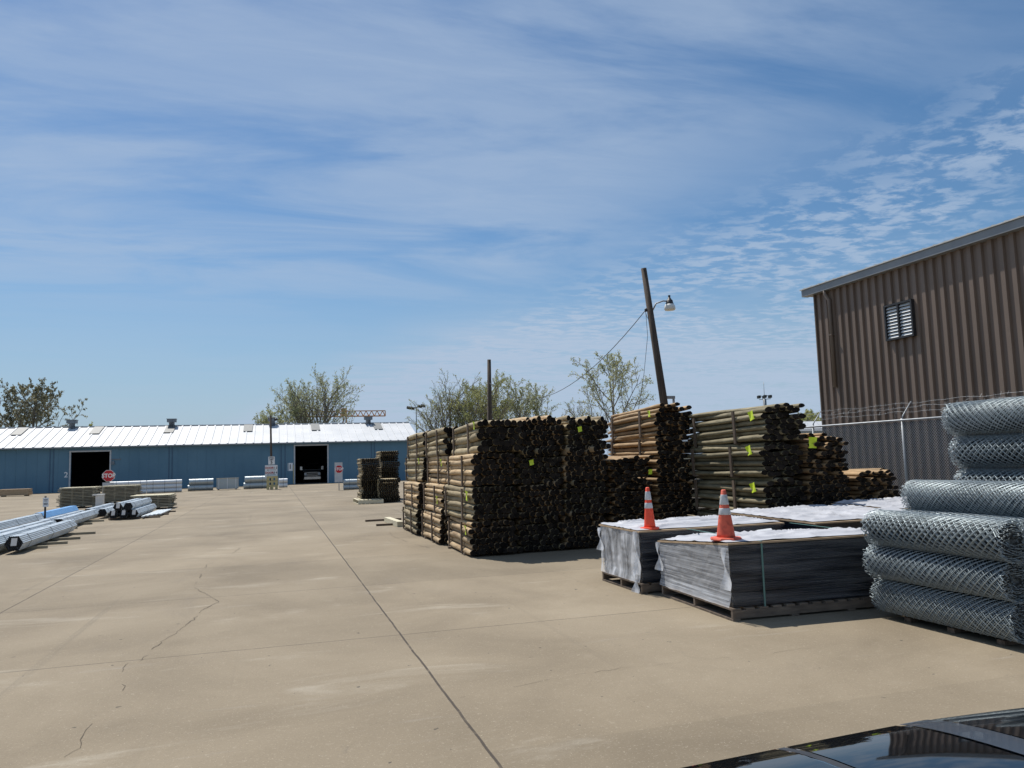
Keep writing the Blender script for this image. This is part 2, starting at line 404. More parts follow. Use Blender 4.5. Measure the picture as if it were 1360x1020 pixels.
# high cirrus veil over the left and middle
veil = wm('MULTIPLY', wmr(wnoise(.75, 8, .58, .7, .5, (.8,1.5,1), (3.1,.4,0)), .33, .60, 0, 1), wmr(PX, .9, 2.1, 1, .10))
fine = wmr(wnoise(2.6, 9, .62, .9, .35, (.7,1.9,1)), .30, .72, .78, 1)
veil = wm('MULTIPLY', wm('MULTIPLY', veil, fine), wmr(PY, 3.4, 5.6, 1, .18))
# small puffs low on the right
puff = wmr(wnoise(6.0, 7, .62, .25, -.6, (1,1.35,1)), .43, .60, 0, 1)
pm = wm('MULTIPLY', wmr(wm('ADD', PX, wm('MULTIPLY', PY, .10)), 1.75, 2.6, 0, 1), wmr(wnoise(.9, 4, .5, .3, 0, (1,1,1), (1.7,5,0)), .30, .50, .1, 1))
puff = wm('MULTIPLY', puff, pm)
low = wm('MULTIPLY', wmr(wm('ADD', PX, wm('MULTIPLY', PY, .16)), 1.35, 2.5, 0, .85), wmr(PY, 3.8, 7.0, 0, 1))     # milky band above the horizon
cl = wm('ADD', wm('MULTIPLY', puff, .62), wm('MAXIMUM', wm('MULTIPLY', veil, .60), wm('MULTIPLY', low, wmr(wnoise(1.3, 8, .62, .5, .1, (.4,1.0,1)), .34, .62, .35, 1))))
mx = N(nt, 'ShaderNodeMix', data_type='RGBA'); cl = wm('MINIMUM', cl, .92); L(nt, cl, mx.inputs[0]); hs = N(nt, 'ShaderNodeHueSaturation'); hs.inputs['Saturation'].default_value = 1.2; hs.inputs['Hue'].default_value = .497; L(nt, sky.outputs[0], hs.inputs['Color'])
hz = N(nt, 'ShaderNodeMix', data_type='RGBA'); L(nt, wmr(sx.outputs['Z'], .0, .30, .75, 0), hz.inputs[0]); L(nt, hs.outputs['Color'], hz.inputs[6]); hz.inputs[7].default_value = (3.3,4.75,6.5,1); L(nt, hz.outputs[2], mx.inputs[6]); mx.inputs[7].default_value = (4.6,5.7,7.3,1)
L(nt, mx.outputs[2], bg.inputs['Color']); bg.inputs['Strength'].default_value = .095

vs = SC.view_settings; vs.view_transform = 'Standard'; vs.look = 'None'; vs.exposure = 0; vs.gamma = 1; vs.use_curve_mapping = False
SC.cycles.max_bounces = 6; SC.cycles.transparent_max_bounces = 12
try: SC.cycles.use_denoising = True
except Exception: pass

# ------------------------------------------------------------------ ground
g = MB(); g.add([(-2500,-600,-.03),(2500,-600,-.03),(2500,3500,-.03),(-2500,3500,-.03)], [(0,1,2,3)])
structure(g.build('ground', M['earth']))
g = MB(); g.add([(-60,-25,0),(48,-25,0),(48,102,0),(-60,102,0)], [(0,1,2,3)])
pave = structure(g.build('pavement', M['concrete']))
def crack(pts, w):
    mb = MB(); out = []
    r = random.Random(len(pts))
    for (x0,y0),(x1,y1) in zip(pts, pts[1:]):
        n = max(2, int(math.hypot(x1-x0,y1-y0)/.07))
        for k in range(n):
            t = k/n; out.append((x0+(x1-x0)*t + r.uniform(-.02,.02), y0+(y1-y0)*t + r.uniform(-.02,.02)))
    out.append(pts[-1]); vs = []; fs = []
    for i, (x,y) in enumerate(out):
        a = out[max(i-1,0)]; b = out[min(i+1,len(out)-1)]
        d = Vector((b[0]-a[0], b[1]-a[1])).normalized(); nrm = Vector((-d.y, d.x))
        ww = w*max(.15, .75 + 1.3*noise.noise(Vector((x*2.1,y*2.1,3))))*(.3 if i in (0,len(out)-1) else 1)
        vs += [(x+nrm.x*ww/2, y+nrm.y*ww/2, .004), (x-nrm.x*ww/2, y-nrm.y*ww/2, .004)]
        if i and noise.noise(Vector((x*1.3, y*1.3, 7.7))) > -.16: fs.append((2*i-2, 2*i-1, 2*i+1, 2*i))
    mb.add(vs, fs); mb.build('crack', M['crack'], pave)
crack([(-1.39,6.19),(-1.39,6.35),(-1.35,6.5),(-1.37,6.7),(-1.38,7.01),(-1.42,7.28),(-1.4,7.46),(-1.35,7.66),(-1.3,7.95),(-1.41,8.5),(-1.45,8.88),(-1.44,9.11)], .007)
crack([(-1.34,9.1),(-1.3,9.53),(-1.25,10.02),(-1.14,10.5),(-1.03,11.18),(-.96,11.98),(-.77,12.59),(-.94,13.13),(-1.29,14.29),(-1.3,15.45),(-1.33,17.45),(-1.03,18.67),(-.78,20.62)], .010)
crack([(1.49,6.59),(1.69,6.67),(2.01,6.71),(2.31,6.77),(2.63,6.83),(3.15,6.89),(3.57,6.85),(4.13,6.83),(4.75,6.8),(5.26,6.82)], .005)
crack([(3.2,22.69),(3.11,21.41),(3.17,20.29),(3.32,18.77),(3.47,17.89)], .012)
crack([(-8,58),(-7.2,50),(-7.6,45),(-6.9,41)], .018)

# ------------------------------------------------------------------ post bundles
def log_mesh(name, kind, mats, seed, LEN):
    """one post along y, centre at origin, nominal diameter .116"""
    r = random.Random(seed); n = 11; ny = 9; mb = MB(); R0 = .058
    ph = r.uniform(0,9); bend = (r.uniform(-.012,.012), r.uniform(-.012,.012))
    half = kind == 'rail'
    vs = []
    for j in range(ny+1):
        # closer rings near the ends
        t = j/ny; y = (t-.5)*LEN
        e = min(t, 1-t)*LEN
        tap = 1.0
        if half: tap = (.5 + .5*min(1, e/.34)) if t > .5 else (.92 + .08*min(1, e/.1))
        else: tap = .88 + .12*min(1, e/.12)
        bx = bend[0]*math.sin(PI*t*1.3+ph); bz = bend[1]*math.sin(PI*t*1.7+ph)
        for k in range(n):
            a = 2*PI*k/n
            ca, sa = math.cos(a), math.sin(a)
            rad = R0*(1 + .13*noise.noise(Vector((ca*1.3+seed, sa*1.3, y*1.6))) + .07*noise.noise(Vector((ca*3, sa*3+seed, y*5))))*tap
            x, z = ca*rad, sa*rad
            if half: x *= 1.12; z = (z*.80 if z > 0 else z*.60) 
            vs.append((x+bx, y + (r.uniform(-.012,.012) if j in (0,ny) else 0), z+bz))
    fs = []
    for j in range(ny):
        for k in range(n):
            k2 = (k+1) % n; fs.append((j*n+k2, j*n+k, (j+1)*n+k, (j+1)*n+k2))
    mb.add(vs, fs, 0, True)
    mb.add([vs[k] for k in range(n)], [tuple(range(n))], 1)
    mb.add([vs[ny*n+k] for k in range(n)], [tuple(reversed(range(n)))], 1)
    return mb.mesh(name, mats)
LOGS = {}
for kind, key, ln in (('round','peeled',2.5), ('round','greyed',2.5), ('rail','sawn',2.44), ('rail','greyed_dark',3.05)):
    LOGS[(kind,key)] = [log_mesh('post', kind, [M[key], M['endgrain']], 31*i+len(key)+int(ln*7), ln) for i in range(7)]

def frame_mesh(Wd, H, extra):
    mb = MB(); t = .032; w = .075
    mb.box(-t, 0, -w/2, w/2, -.01, H+extra)                # left upright
    mb.box(Wd, Wd+t, -w/2, w/2, 0, H+.01)
    mb.box(-.0, Wd, -w/2, w/2, -.03, -.004)
    return mb
def tag_part(parent, x, y, z, s=.15, face='side'):
    mb = MB(); r = random.Random(int((x+y*3+z*7)*100))
    a = r.uniform(-.25,.25)
    def fn(u, v):
        p, q = (u-.5)*s, (v-.5)*s*1.1
        p, q = p*math.cos(a)-q*math.sin(a), p*math.sin(a)+q*math.cos(a)
        d = .014*math.sin(u*4+v*3) + .012*v*v
        return (x-d-.006, y+p, z+q) if face == 'side' else (x+p, y-d-.006, z+q)
    mb.grid(4, 4, fn); mb.grid(4, 4, lambda u, v: tuple(Vector(fn(1-u, v)) + (Vector((.003,0,0)) if face == 'side' else Vector((0,.003,0)))))
    return mb.build('tag', M['tag'], parent)

def post_bundle(loc, Wd, H, kind, key, label, group, rows=6, cols=9, full=True, tags=(), rz=0.0, rx=0.0, ry=0.0, LEN=2.44, straps=(.13,.70), seed=0, name='post_bundle', scruffy=0.0):
    """loc = bottom corner nearest the camera on the lane side; posts run along +y"""
    root = thing(name, label, 'post bundle', loc, rz, group); root.rotation_euler = (rx, ry, rz)
    r = random.Random(seed*7+3); pool = LOGS[(kind,key)]
    dz = H/rows; dx = Wd/cols
    for j in range(rows):
        off = .5*dx if j % 2 else 0
        m = cols - (1 if j % 2 else 0)
        for i in range(m):
            if not full and 2 < i and j < rows-2: continue
            o = place('post', r.choice(pool), root)
            sag = .025*math.sin(PI*(i+.5)/m) if j == rows-1 else 0
            o.location = ((i+.5)*dx + off*.9 + r.gauss(0,.008), LEN/2 + (r.gauss(0,.006) if r.random() < .88 else r.gauss(0,.03)) + scruffy*r.uniform(-.12,.12), (j+.5)*dz + r.gauss(0,.006) + sag)
            s = r.uniform(.9,1.1)
            fx, fz = dx/.116, dz/.116
            if kind == 'rail':
                o.scale = (s*fx*1.02, LEN/pool_len[(kind,key)], s*fz*1.52); o.rotation_euler = (r.gauss(0,.006), r.gauss(0,.10) + (PI if r.random() < .4 else 0), r.gauss(0,.008))
            else:
                k = min(fx, fz)*1.24
                sq = r.uniform(.84,1.04); o.scale = (s*k*1.04, LEN/pool_len[(kind,key)], s*k*sq); o.rotation_euler = (r.gauss(0,.005), r.gauss(0,.25) + r.choice((0,PI)), r.gauss(0,.009))
    if scruffy:                                            # loose ones on the top
        for i in range(int(cols*.7)):
            o = place('post', r.choice(pool), root)
            o.location = (r.uniform(.1,Wd-.1), LEN/2 + r.uniform(-.2,.2), H + .02 + r.uniform(0,.02)); o.scale = (dx/.116*.9, LEN/pool_len[(kind,key)], dz/.116*1.2)
            o.rotation_euler = (r.gauss(0,.01), r.gauss(0,.15), r.gauss(0,.05))
    for q in straps:
        y = LEN*(1-q) + r.uniform(-.05,.05)
        fo = frame_mesh(Wd, H, r.uniform(-.03,.015)).build('strap_frame', M['batten'], root, (-.012, y, 0))
        fo.rotation_euler = (r.gauss(0,.02), 0, 0)
    for t in tags: tag_part(root, *t)
    return root
pool_len = {('round','peeled'):2.5, ('round','greyed'):2.5, ('rail','sawn'):2.44, ('rail','greyed_dark'):3.05}

layer_w = ['bottom', 'second', 'third', 'top']
row_w = ['nearest', 'middle', 'farthest']
GS1 = 'round post bundles in the big four layer stack'
zs = [.05, .76, 1.47, 2.17]
xoff = [[.00,.06,.06,.22], [-.10,-.02,.08,.08], [-.19,-.14,.02,.04]]
# tags on the lane side, per (row, layer): y measured from the near end
S1tags = {(0,0):[(-.03,.22,.50,.16)], (0,1):[(-.03,.28,.50,.17)], (0,3):[(-.03,.12,.57,.14)], (1,1):[(-.03,.35,.30,.16)], (1,2):[(-.03,.25,.50,.16)], (2,2):[(-.03,.25,.56,.15)]}
for j in range(4):
    for i in range(3):
        key = 'greyed' if (j == 3 or (i,j) in ((2,0),(2,2),(0,1))) else 'peeled'
        y0 = 15.72 + i*2.66 + RND.uniform(-.04,.04)
        post_bundle((3.88+xoff[i][j], y0, zs[j]), 1.04, .66, 'round', key,
            'round post bundle on lane side of big stack, %s layer, %s of three along lane' % (layer_w[j], row_w[i]),
            GS1, full=(i == 0), tags=S1tags.get((i,j),()), seed=i*5+j, rz=RND.gauss(0,.012), rx=(-.018 if j == 3 else 0)+RND.gauss(0,.006), rows=(6,6,6,5)[j], cols=(9,9,9,8)[j])
    for c in (1, 2):
        post_bundle((3.90+xoff[0][j]*.6+1.055*c, 15.77+RND.uniform(-.04,.06), zs[j]+RND.uniform(-.01,.02)), 1.04, .66, 'round', 'greyed' if (c+j) % 2 else 'peeled',
            'dark-ended post bundle in big stack front, %s layer, %s column from the lane' % (layer_w[j], ('second','third')[c-1]),
            GS1, seed=40+c*5+j, rz=RND.gauss(0,.012), straps=(.15,), tags=([(.30,-.05,.45,.10,'end')] if (c,j) in ((1,2),(2,3)) else ()), scruffy=(.4 if j == 3 else .1))
# bearers under the big stack
def bearer(loc, ln, label, cat='timber', ax='x', w=.09, h=.05, m='pallet', group=None, rz=0):
    mb = MB()
    if ax == 'x': mb.box(0, ln, -w/2, w/2, 0, h)
    else: mb.box(-w/2, w/2, 0, ln, 0, h)
    o = mb.build('timber_bearer', M[m], None, loc); o.rotation_euler = (0,0,rz)
    return tag(o, label, cat, group)
GB = 'timber bearers under the big post stack'
for i, y in enumerate((16.2,17.6,18.9,20.2,21.6,22.8)):
    bearer((3.86-.03*i, y, .002), 3.3, 'dark timber bearer under the big post stack, %s one from the camera' % ('first','second','third','fourth','fifth','sixth')[i], group=GB, h=.045)
bearer((3.02,27.2,.004), 1.25, 'dark timber skid lying on concrete beyond the big post stack, farther of two', m='batten', h=.06, rz=.05)
bearer((3.13,25.1,.004), 1.0, 'dark timber skid lying on concrete by the big post stack, nearer of two', m='batten', h=.06, rz=-.04)
bearer((3.78,24.3,.004), 2.3, 'pale plank lying on the ground at the far end of the big post stack', m='lumber', ax='y', w=.2, h=.16, rz=.04)

# middle stack of split rails, standing in front of the big stack
GS2 = 'rail bundles in the stack between the big stack and the fence'
for j in range(3):
    post_bundle((7.16+(.03,-.02,.0)[j], 15.80, (.05,.69,1.33)[j]), 1.0, .60, 'rail', 'sawn', 'shaded rail bundle with dark ends left of the leaning pole, %s of the low column' % ('bottom','middle','top')[j],
        GS2, rows=7, cols=7, seed=60+j, scruffy=.3, tags=([(.95,-.05,.30,.10,'end')] if j == 2 else ()), name='rail_bundle')
for j in range(4):
    post_bundle((8.28+(.02,0,.0,.02)[j], 15.75+(0,.03,.0,.0)[j], (.05,.72,1.40,2.46)[j]), .98, (.64,.63,1.0,.62)[j], 'rail', 'sawn',
        ('shaded rail bundle with dark ends under the leaning pole, %s layer' % ('bottom','second','third')[j]) if j < 3 else 'orange brown rail bundle topmost under the leaning pole',
        GS2, rows=(7,7,10,6)[j], cols=7, LEN=2.75, seed=70+j, scruffy=(.5 if j > 1 else .2), rx=(-.03 if j == 3 else 0), straps=(.16,.74),
        tags=([(-.03,.2,.50,.13)] if j == 3 else ()), name='rail_bundle')
# right hand stacks stepping down towards the fence
GS3 = 'rail bundles in the stepped stacks by the fence'
zs4 = [.05, .78, 1.52, 2.22]
for j in range(4):
    post_bundle((9.16+(0,.0,-.06,.03)[j], 13.02+(.0,.02,0,-.03)[j], zs4[j]), 1.0, (.64,.64,.60,.66)[j], 'rail', 'greyed_dark',
        'long grey rail bundle with yellow tag in the tallest stepped stack, %s layer' % layer_w[j] if j else 'long grey rail bundle, lowest of the tallest stepped stack behind white sheets',
        GS3, rows=6, cols=6, LEN=3.1, seed=80+j, scruffy=(.4 if j == 3 else .1), rx=(-.02 if j == 3 else 0), tags=[(-.03,.30,.52,.17)], straps=(.20,.70), name='rail_bundle')
for j in range(3):
    post_bundle((10.19+(0,.03,.02)[j], 13.06, (.05,.80,1.56)[j]), 1.02, .70, 'rail', 'sawn', 'shaded rail bundle in the middle stepped stack by the fence, %s layer' % ('bottom','middle','top')[j],
        GS3, rows=8, cols=7, LEN=2.44, seed=90+j, scruffy=(.8 if j == 2 else .2), tags=([(.12,-.06,.60,.20,'end')] if j == 2 else ()), name='rail_bundle')
for j in range(2):
    post_bundle((11.40+(0,.02)[j], 13.1, (.05,.80)[j]), 1.05, .70, 'rail', 'sawn', 'shaded rail bundle in the lowest stepped stack nearest the fence, %s layer' % ('bottom','top')[j],
        GS3, rows=8, cols=7, LEN=2.44, seed=95+j, scruffy=.8 if j else .2, name='rail_bundle')

# ------------------------------------------------------------------ small timber stacks far down the lane
def far_layer(x, y, z, wd, h, ln, seed, label, group):
    r = random.Random(seed); mb = MB()
    rows = 3; n = 9
    for j in range(rows):
        for i in range(n):
            cx = x + (i+.5)*wd/n + r.uniform(-.01,.01); cz = z + (j+.5)*h/rows
            ys = y + r.uniform(-.05,.05); cx += (j % 2)*.03-.015; rad = min(wd/n, h/rows)*.5
            mb.tube([(cx,ys,cz),(cx+r.uniform(-.01,.01),ys+ln,cz)], [rad*.98, rad*.95], 7)
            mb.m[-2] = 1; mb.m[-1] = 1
    mb.box(x-.02, x, y+.3, y+.38, z, z+h); mb.box(x-.02, x, y+ln-.4, y+ln-.32, z, z+h)
    return tag(mb.build('small_post_bundle', [M['greyed'], M['endgrain']]), label, 'post bundle', group)
GF = 'small post bundles in the far stacks'
nm = ['bottom','second','third','fourth','fifth','sixth','top']
for j in range(7):
    far_layer(4.30+RND.uniform(-.05,.05), 40.0+RND.uniform(-.05,.05), .22+j*.292, .92, .288, 2.1, 200+j, 'small dark post bundle in the left far stack on the pale pallet, %s layer' % nm[j], GF)
nm8 = ['bottom','second','third','fourth','fifth','sixth','seventh','eighth','top']
for j in range(9):
    far_layer(5.62+RND.uniform(-.06,.06), 42.4+RND.uniform(-.05,.05), .03+j*.292, .98, .288, 2.1, 220+j, 'small dark post bundle in the tallest far stack, %s layer' % nm8[j], GF)
for j in range(4):
    far_layer(5.10+RND.uniform(-.05,.05), 39.5+RND.uniform(-.05,.05), .03+j*.292, 1.05, .288, 2.1, 240+j, 'small dark post bundle in the low far stack beside the big stack, %s layer' % ('bottom','second','third','top')[j], GF)
def pallet(loc, lx, ly, label, m='pallet', h=.14, bays=3, group=None, name='pallet'):
    root = thing(name, label, 'pallet', loc, 0, group)
    mb = MB(); n = max(5, int(lx/.17))
    for k in range(n): x = k*(lx-.12)/(n-1); mb.box(x, x+.12, 0, ly, h-.022, h)
    mb.build('deck', M[m], root)
    for k in range(bays):
        y = k*(ly-.045)/(bays-1); q = MB(); q.box(.004, lx-.004, y, y+.045, .022, h-.024); q.build('stringer', M[m], root)
    b = MB()
    for k in range(4): x = k*(lx-.1)/3; b.box(x, x+.1, -.002, ly+.002, 0, .02)
    b.build('bottom_boards', M[m], root)
    return root
pallet((3.98,38.9,.004), 1.25, 2.6, 'pale timber pallet under the left far post stack', m='lumber', h=.2)

# ------------------------------------------------------------------ wrapped sheet stacks on pallets
def sheet_stack(loc, lx, ly, z0, h, label, seed, wrap_side=True, slump=0.0, straps=(), paper=False, rz=0.0):
    """loc = near left ground corner"""
    root = thing('wrapped_sheet_stack', label, 'wrapped stack', loc, rz, 'wrapped sheet stacks on pallets')
    nl = 40
    # stack of sheets: every sheet edge a small step
    def top(x, y): return z0 + (h - slump*(y/ly) ) 
    mb = MB(); r = random.Random(seed)
    dz = 1.0/nl
    for k in range(nl):
        jx, jy = r.uniform(0,.02), r.uniform(0,.022)
        lean = .02*(1-k/nl)
        def zz(t, y): return z0 + t*(h - slump*y/ly)
        a, b = k*dz, (k+1)*dz - .0045
        x0, x1, y0, y1 = jx+lean*.6, lx-jx, jy, ly-jy
        vs = [(x0,y0,zz(a,y0)),(x1,y0,zz(a,y0)),(x1,y1,zz(a,y1)),(x0,y1,zz(a,y1)),(x0,y0,zz(b,y0)),(x1,y0,zz(b,y0)),(x1,y1,zz(b,y1)),(x0,y1,zz(b,y1))]
        mb.add(vs, [(0,3,2,1),(4,5,6,7),(0,1,5,4),(1,2,6,5),(2,3,7,6),(3,0,4,7)])
    mb.build('sheets', M['sheets'], root)
    # edge boards of the lid
    lid = MB()
    zt = lambda y: z0 + h - slump*y/ly
    for (x0,x1,y0,y1) in ((-.03,lx+.02,-.03,.05), (-.03,.03,.05,ly), (lx-.04,lx+.02,.05,ly), (-.03,lx+.02,ly,ly+.05)):
        vs = [(x0,y0,zt(y0)+.002),(x1,y0,zt(y0)+.002),(x1,y1,zt(y1)+.002),(x0,y1,zt(y1)+.002)]
        vs += [(a,b,c+.022) for a,b,c in vs]
        lid.add(vs, [(0,3,2,1),(4,5,6,7),(0,1,5,4),(1,2,6,5),(2,3,7,6),(3,0,4,7)])
    lid.build('lid_boards', M['tan_edge'], root)
    # white sheet crumpled over the top
    t = MB()
    def tf(u, v):
        x = -.02 + u*(lx+.02); y = .03 + v*(ly+.0)
        p = Vector((x*.9+y*.3+seed, y*1.5, seed*1.7))
        w = .5+.5*noise.noise(p*1.1); w2 = abs(noise.noise(p*2.3+Vector((3,1,7)))); w3 = noise.noise(p*6)
        e = min(u, 1-u, v, 1-v); k = min(1, .25+e/.10)
        y2 = y + .03*noise.noise(Vector((x*3,0,seed)))*(1 if v < .5 else 0)
        return (x, y2, zt(y) + .030 + k*(.045*w + .045*(1-w2)**9 + .002*w3))
    t.grid(84, 64, tf); t.build('cover_sheet', M['tarp'], root)
    if wrap_side:
        # layered film pulled round the lane end, paler to read as sunlit, loose at its foot
        w = MB()
        def wf(u, v):
            y = ly*1.0 - u*(ly+.02); z = z0 + .004 + v*(h - slump*y/ly - .006)
            q = Vector((y*2.2, z*2.2, seed))
            lo = max(0, .18-v)/.18
            x = -.016 - .018*abs(noise.noise(q*1.3)) - .010*abs(noise.noise(q*4)) - lo*(.03+.05*max(0,noise.noise(Vector((y*3,seed,2)))))
            return (x, y, z)
        w.grid(60, 44, wf); w.build('stretch_wrap', M['wrap_drape' if seed == 9 else 'wrap_thick'], root)
        w = MB()
        def wf2(u, v):
            y = -.012 - .012*abs(noise.noise(Vector((u*lx*3, v*5, seed)))); z = z0 + .02 + v*(h-.03)
            return (-.01 + u*(lx+.02), y, z)
        w.grid(40, 24, wf2); w.build('stretch_wrap', M['wrap_thin'], root)
        # torn corner tails
        for (yy, zc, ln) in (((ly-.03, z0+h*.55, .40), (.02, z0+h*.62, .5)) if seed != 9 else ((ly-.05, z0+h*.72, .36), (.03, z0+h*.60, .62), (.10, z0+.02, .34))):
            tl = MB()
            def tf2(u, v):
                z = zc + ln*(.5-v); k = math.sin(v*PI)
                return (-.045 - .045*k*math.sin(u*3+v*4) - .03*u, yy + (u-.5)*.20*(.4+.6*v) + .03*math.sin(v*7), z)
            tl.grid(6, 14, tf2); tl.build('wrap_tail', M['wrap_white'], root)
    for x in straps:
        s = MB(); s.box(x, x+.022, -.024, -.018, z0-.12, z0+h+.026); s.box(x, x+.022, -.024, ly+.03, z0+h+.027, z0+h+.031)
        s.build('strap', M['strap'], root)
    if paper:
        p = MB()
        p.grid(3, 3, lambda u, v: (.62+.17*u+.05*v, .34+.13*v-.06*u, zt(.4)+.135+.02*u+.012*math.sin(v*3)))
        p.build('paper_slip', M['sign_grey'], root)
    return root
sheet_stack((5.25,8.24,0), 2.5, 1.88, .155, .735, 'nearest wrapped stack of dark sheets under a white cover, faded cone on its front corner', 5, slump=.14, straps=(.42,2.15), paper=True, rz=-.042)
pallet((5.23,8.21,.004), 2.52, 1.92, 'dark pallet under the nearest wrapped sheet stack').rotation_euler = (0,0,-.042)
sheet_stack((5.12,10.36,0), 2.45, 1.38, .155, .72, 'wrapped stack of sheets with torn film beside the nearest one, bright cone on top', 9, slump=.0)
pallet((5.10,10.33,.004), 2.48, 1.42, 'dark pallet under the wrapped stack that carries the bright cone')
sheet_stack((7.86,9.95,0), 2.45, 2.45, .155, .73, 'white covered sheet stack in the second row, in front of the stepped rail stacks', 14, wrap_side=False, slump=-.02)
pallet((7.85,9.93,.004), 2.47, 2.47, 'dark pallet under the second row white covered sheet stack')
sheet_stack((10.5,11.1,0), 2.2, 1.6, .155, .75, 'rearmost white covered sheet stack beside the chain link fence', 21, wrap_side=False, slump=-.03)
pallet((10.49,11.08,.004), 2.22, 1.62, 'dark pallet under the rearmost white covered sheet stack')

def cone(loc, H, m, label, tilt, rz, base=.36):
    root = thing('traffic_cone', label, 'traffic cone', loc, rz, 'orange traffic cones on the wrapped stacks'); root.rotation_euler = (tilt[0], tilt[1], rz)
    b = MB(); a = base/2
    pts = [(a*math.cos(q)*1.0, a*math.sin(q)) for q in [PI/8+PI/4*k for k in range(8)]]
    oct_ = lambda sc, z: [(x*sc, y*sc, z) for x, y in pts]
    rings = [oct_(1.0,0), oct_(1.02,.012), oct_(.96,.030), oct_(.5,.036)]
    vs = [p for rg in rings for p in rg]
    fs = [tuple(reversed(range(8)))]
    for i in range(3):
        for k in range(8): fs.append((i*8+k, i*8+(k+1)%8, (i+1)*8+(k+1)%8, (i+1)*8+k))
    b.add(vs, fs); b.build('base', m, root)
    rb, rt = base*.30, .028
    rad = lambda z: rb + (rt-rb)*(z/H)
    c = MB(); c.lathe([(rad(.03),.03),(rad(.12*H),.12*H),(rad(.5*H),.5*H),(rad(.985*H),.985*H),(.020,H),(.016,H-.004),(.014,H-.05)], n=28); c.build('body', m, root)
    for z0, z1 in ((.50*H,.63*H), (.70*H,.90*H)):
        d = MB(); d.lathe([(rad(z0)+.0015,z0),(rad(z0)+.003,z0+.004),(rad(z1)+.003,z1-.004),(rad(z1)+.0015,z1)], n=28); d.build('reflective_band', M['cone_band'], root)
    return root
cone((5.40,8.53,.925), .62, M['cone_dull'], 'faded orange cone on the front corner of the nearest wrapped stack', (0,.0), .3, .40)
cone((5.36,10.50,.905), .62, M['cone'], 'bright orange cone on the rear wrapped stack, white band scuffed', (0,-.02), .1, .30)

# ------------------------------------------------------------------ chain link rolls
def roll_mesh(LEN, R, seed):
    r = random.Random(seed); mb = MB()
    nlay = 3
    for la in range(nlay):
        rad = R*(1 - .06*la) ; nw = max(8, int(round(2*PI*rad/.080))); ph = r.uniform(0,6.28)
        wr = .0040 if la < 1 else .0034
        seg = 34 if la < 3 else 22
        ext = .012 + r.uniform(0,.02)
        for s in (1, -1):
            for k in range(nw):
                a0 = ph + 2*PI*k/nw; pts = []
                tw = s*LEN/rad*.94
                yo = r.uniform(-.006,.006)
                for q in range(seg+1):
                    t = -ext/LEN + q/seg*(1+2*ext/LEN); a = a0 + tw*t
                    rr_ = rad*(1 + .018*noise.noise(Vector((math.cos(a)*1.4, math.sin(a)*1.4, t*3+la)))) + s*.0028
                    if q in (0, seg): rr_ += r.uniform(-.012,.022)
                    pts.append((rr_*math.cos(a), t*LEN+yo, rr_*math.sin(a)))
                mb.tube(pts, wr, 4, caps=False)
    # twisted wire ends standing out at both ends of the roll
    for y0, sg in ((0,-1), (LEN,1)):
        for la in range(8):
            rad = R*(1-.105*la); nw = int(2*PI*rad/.078*1.2)
            for k in range(nw):
                a = 2*PI*(k+r.random()*.6)/nw; c = Vector((rad*math.cos(a), y0, rad*math.sin(a)))
                for e in (-1, 1):
                    d = Vector((-math.sin(a)*e*.022 + r.uniform(-.012,.012), sg*r.uniform(.02,.05), math.cos(a)*e*.022 + r.uniform(-.012,.012)))
                    mb.tube([c, c+d*.6, c+d+Vector((0,sg*.004,0))], [.0032,.0032,.0026], 4, caps=False)
    o = len(mb.v); mb.lathe([(.03,.05),(R*.45,.035),(R*.84,.03),(R*.845,LEN*.3),(R*.84,LEN*.7),(R*.84,LEN-.03),(R*.45,LEN-.035),(.03,LEN-.05)], n=22, mi=1, axis='Y')  # dark core in place of the shaded inner wraps
    return mb.mesh('chain_link_roll', [M['galv_wire'], M['roll_core']])
RM = [roll_mesh(1.80, .208, 3), roll_mesh(1.80, .205, 8)]
GR = 'galvanised chain link rolls in the pile on the right'
def link_roll(loc, label, k=0, spin=0.0, rz=0.0, sc=1.0, rx=0.0):
    o = place('chain_link_roll', RM[k], None, loc, (rx, spin, rz)); o.scale = (sc,1,sc)
    return tag(o, label, 'fence roll', GR)
Y0 = 5.92
for j, (x, z) in enumerate(((7.05,.262),(7.00,.658),(6.955,1.058))):
    link_roll((x, Y0+(0,.02,-.02)[j], z), 'chain link roll in the front column of the pile, %s of three' % ('lowest','middle','uppermost')[j], j % 2, 1.3*j, (.0,.005,-.01)[j])
link_roll((7.64,5.95,1.395), 'single chain link roll lying set back above the three front rolls', 1, .6, .0, 1.0)
for j in range(3):
    link_roll((7.48,5.95,.262+.385*j), 'chain link roll inside the pile behind the front column, %s of three' % ('lowest','middle','uppermost')[j], j % 2, 2.2*j+.4)
for j in range(6):
    link_roll((8.42+(0,.01,0,.05,.03,-.01)[j], 5.95+(0,0,0,-.02,.0,.03)[j], .262+.418*j), 'chain link roll in the tall rear column of the pile, %s' % ('lowest','second from the ground','third from the ground','fourth from the ground','second from the top','topmost')[j], (j+1) % 2, .9*j)
for q, y in enumerate((6.15, 6.75, 7.35)):
    bearer((6.98,y,.004), 1.65, 'dark timber skid under the chain link pile, %s one' % ('nearest','middle','farthest')[q], m='batten', h=.048, w=.09)

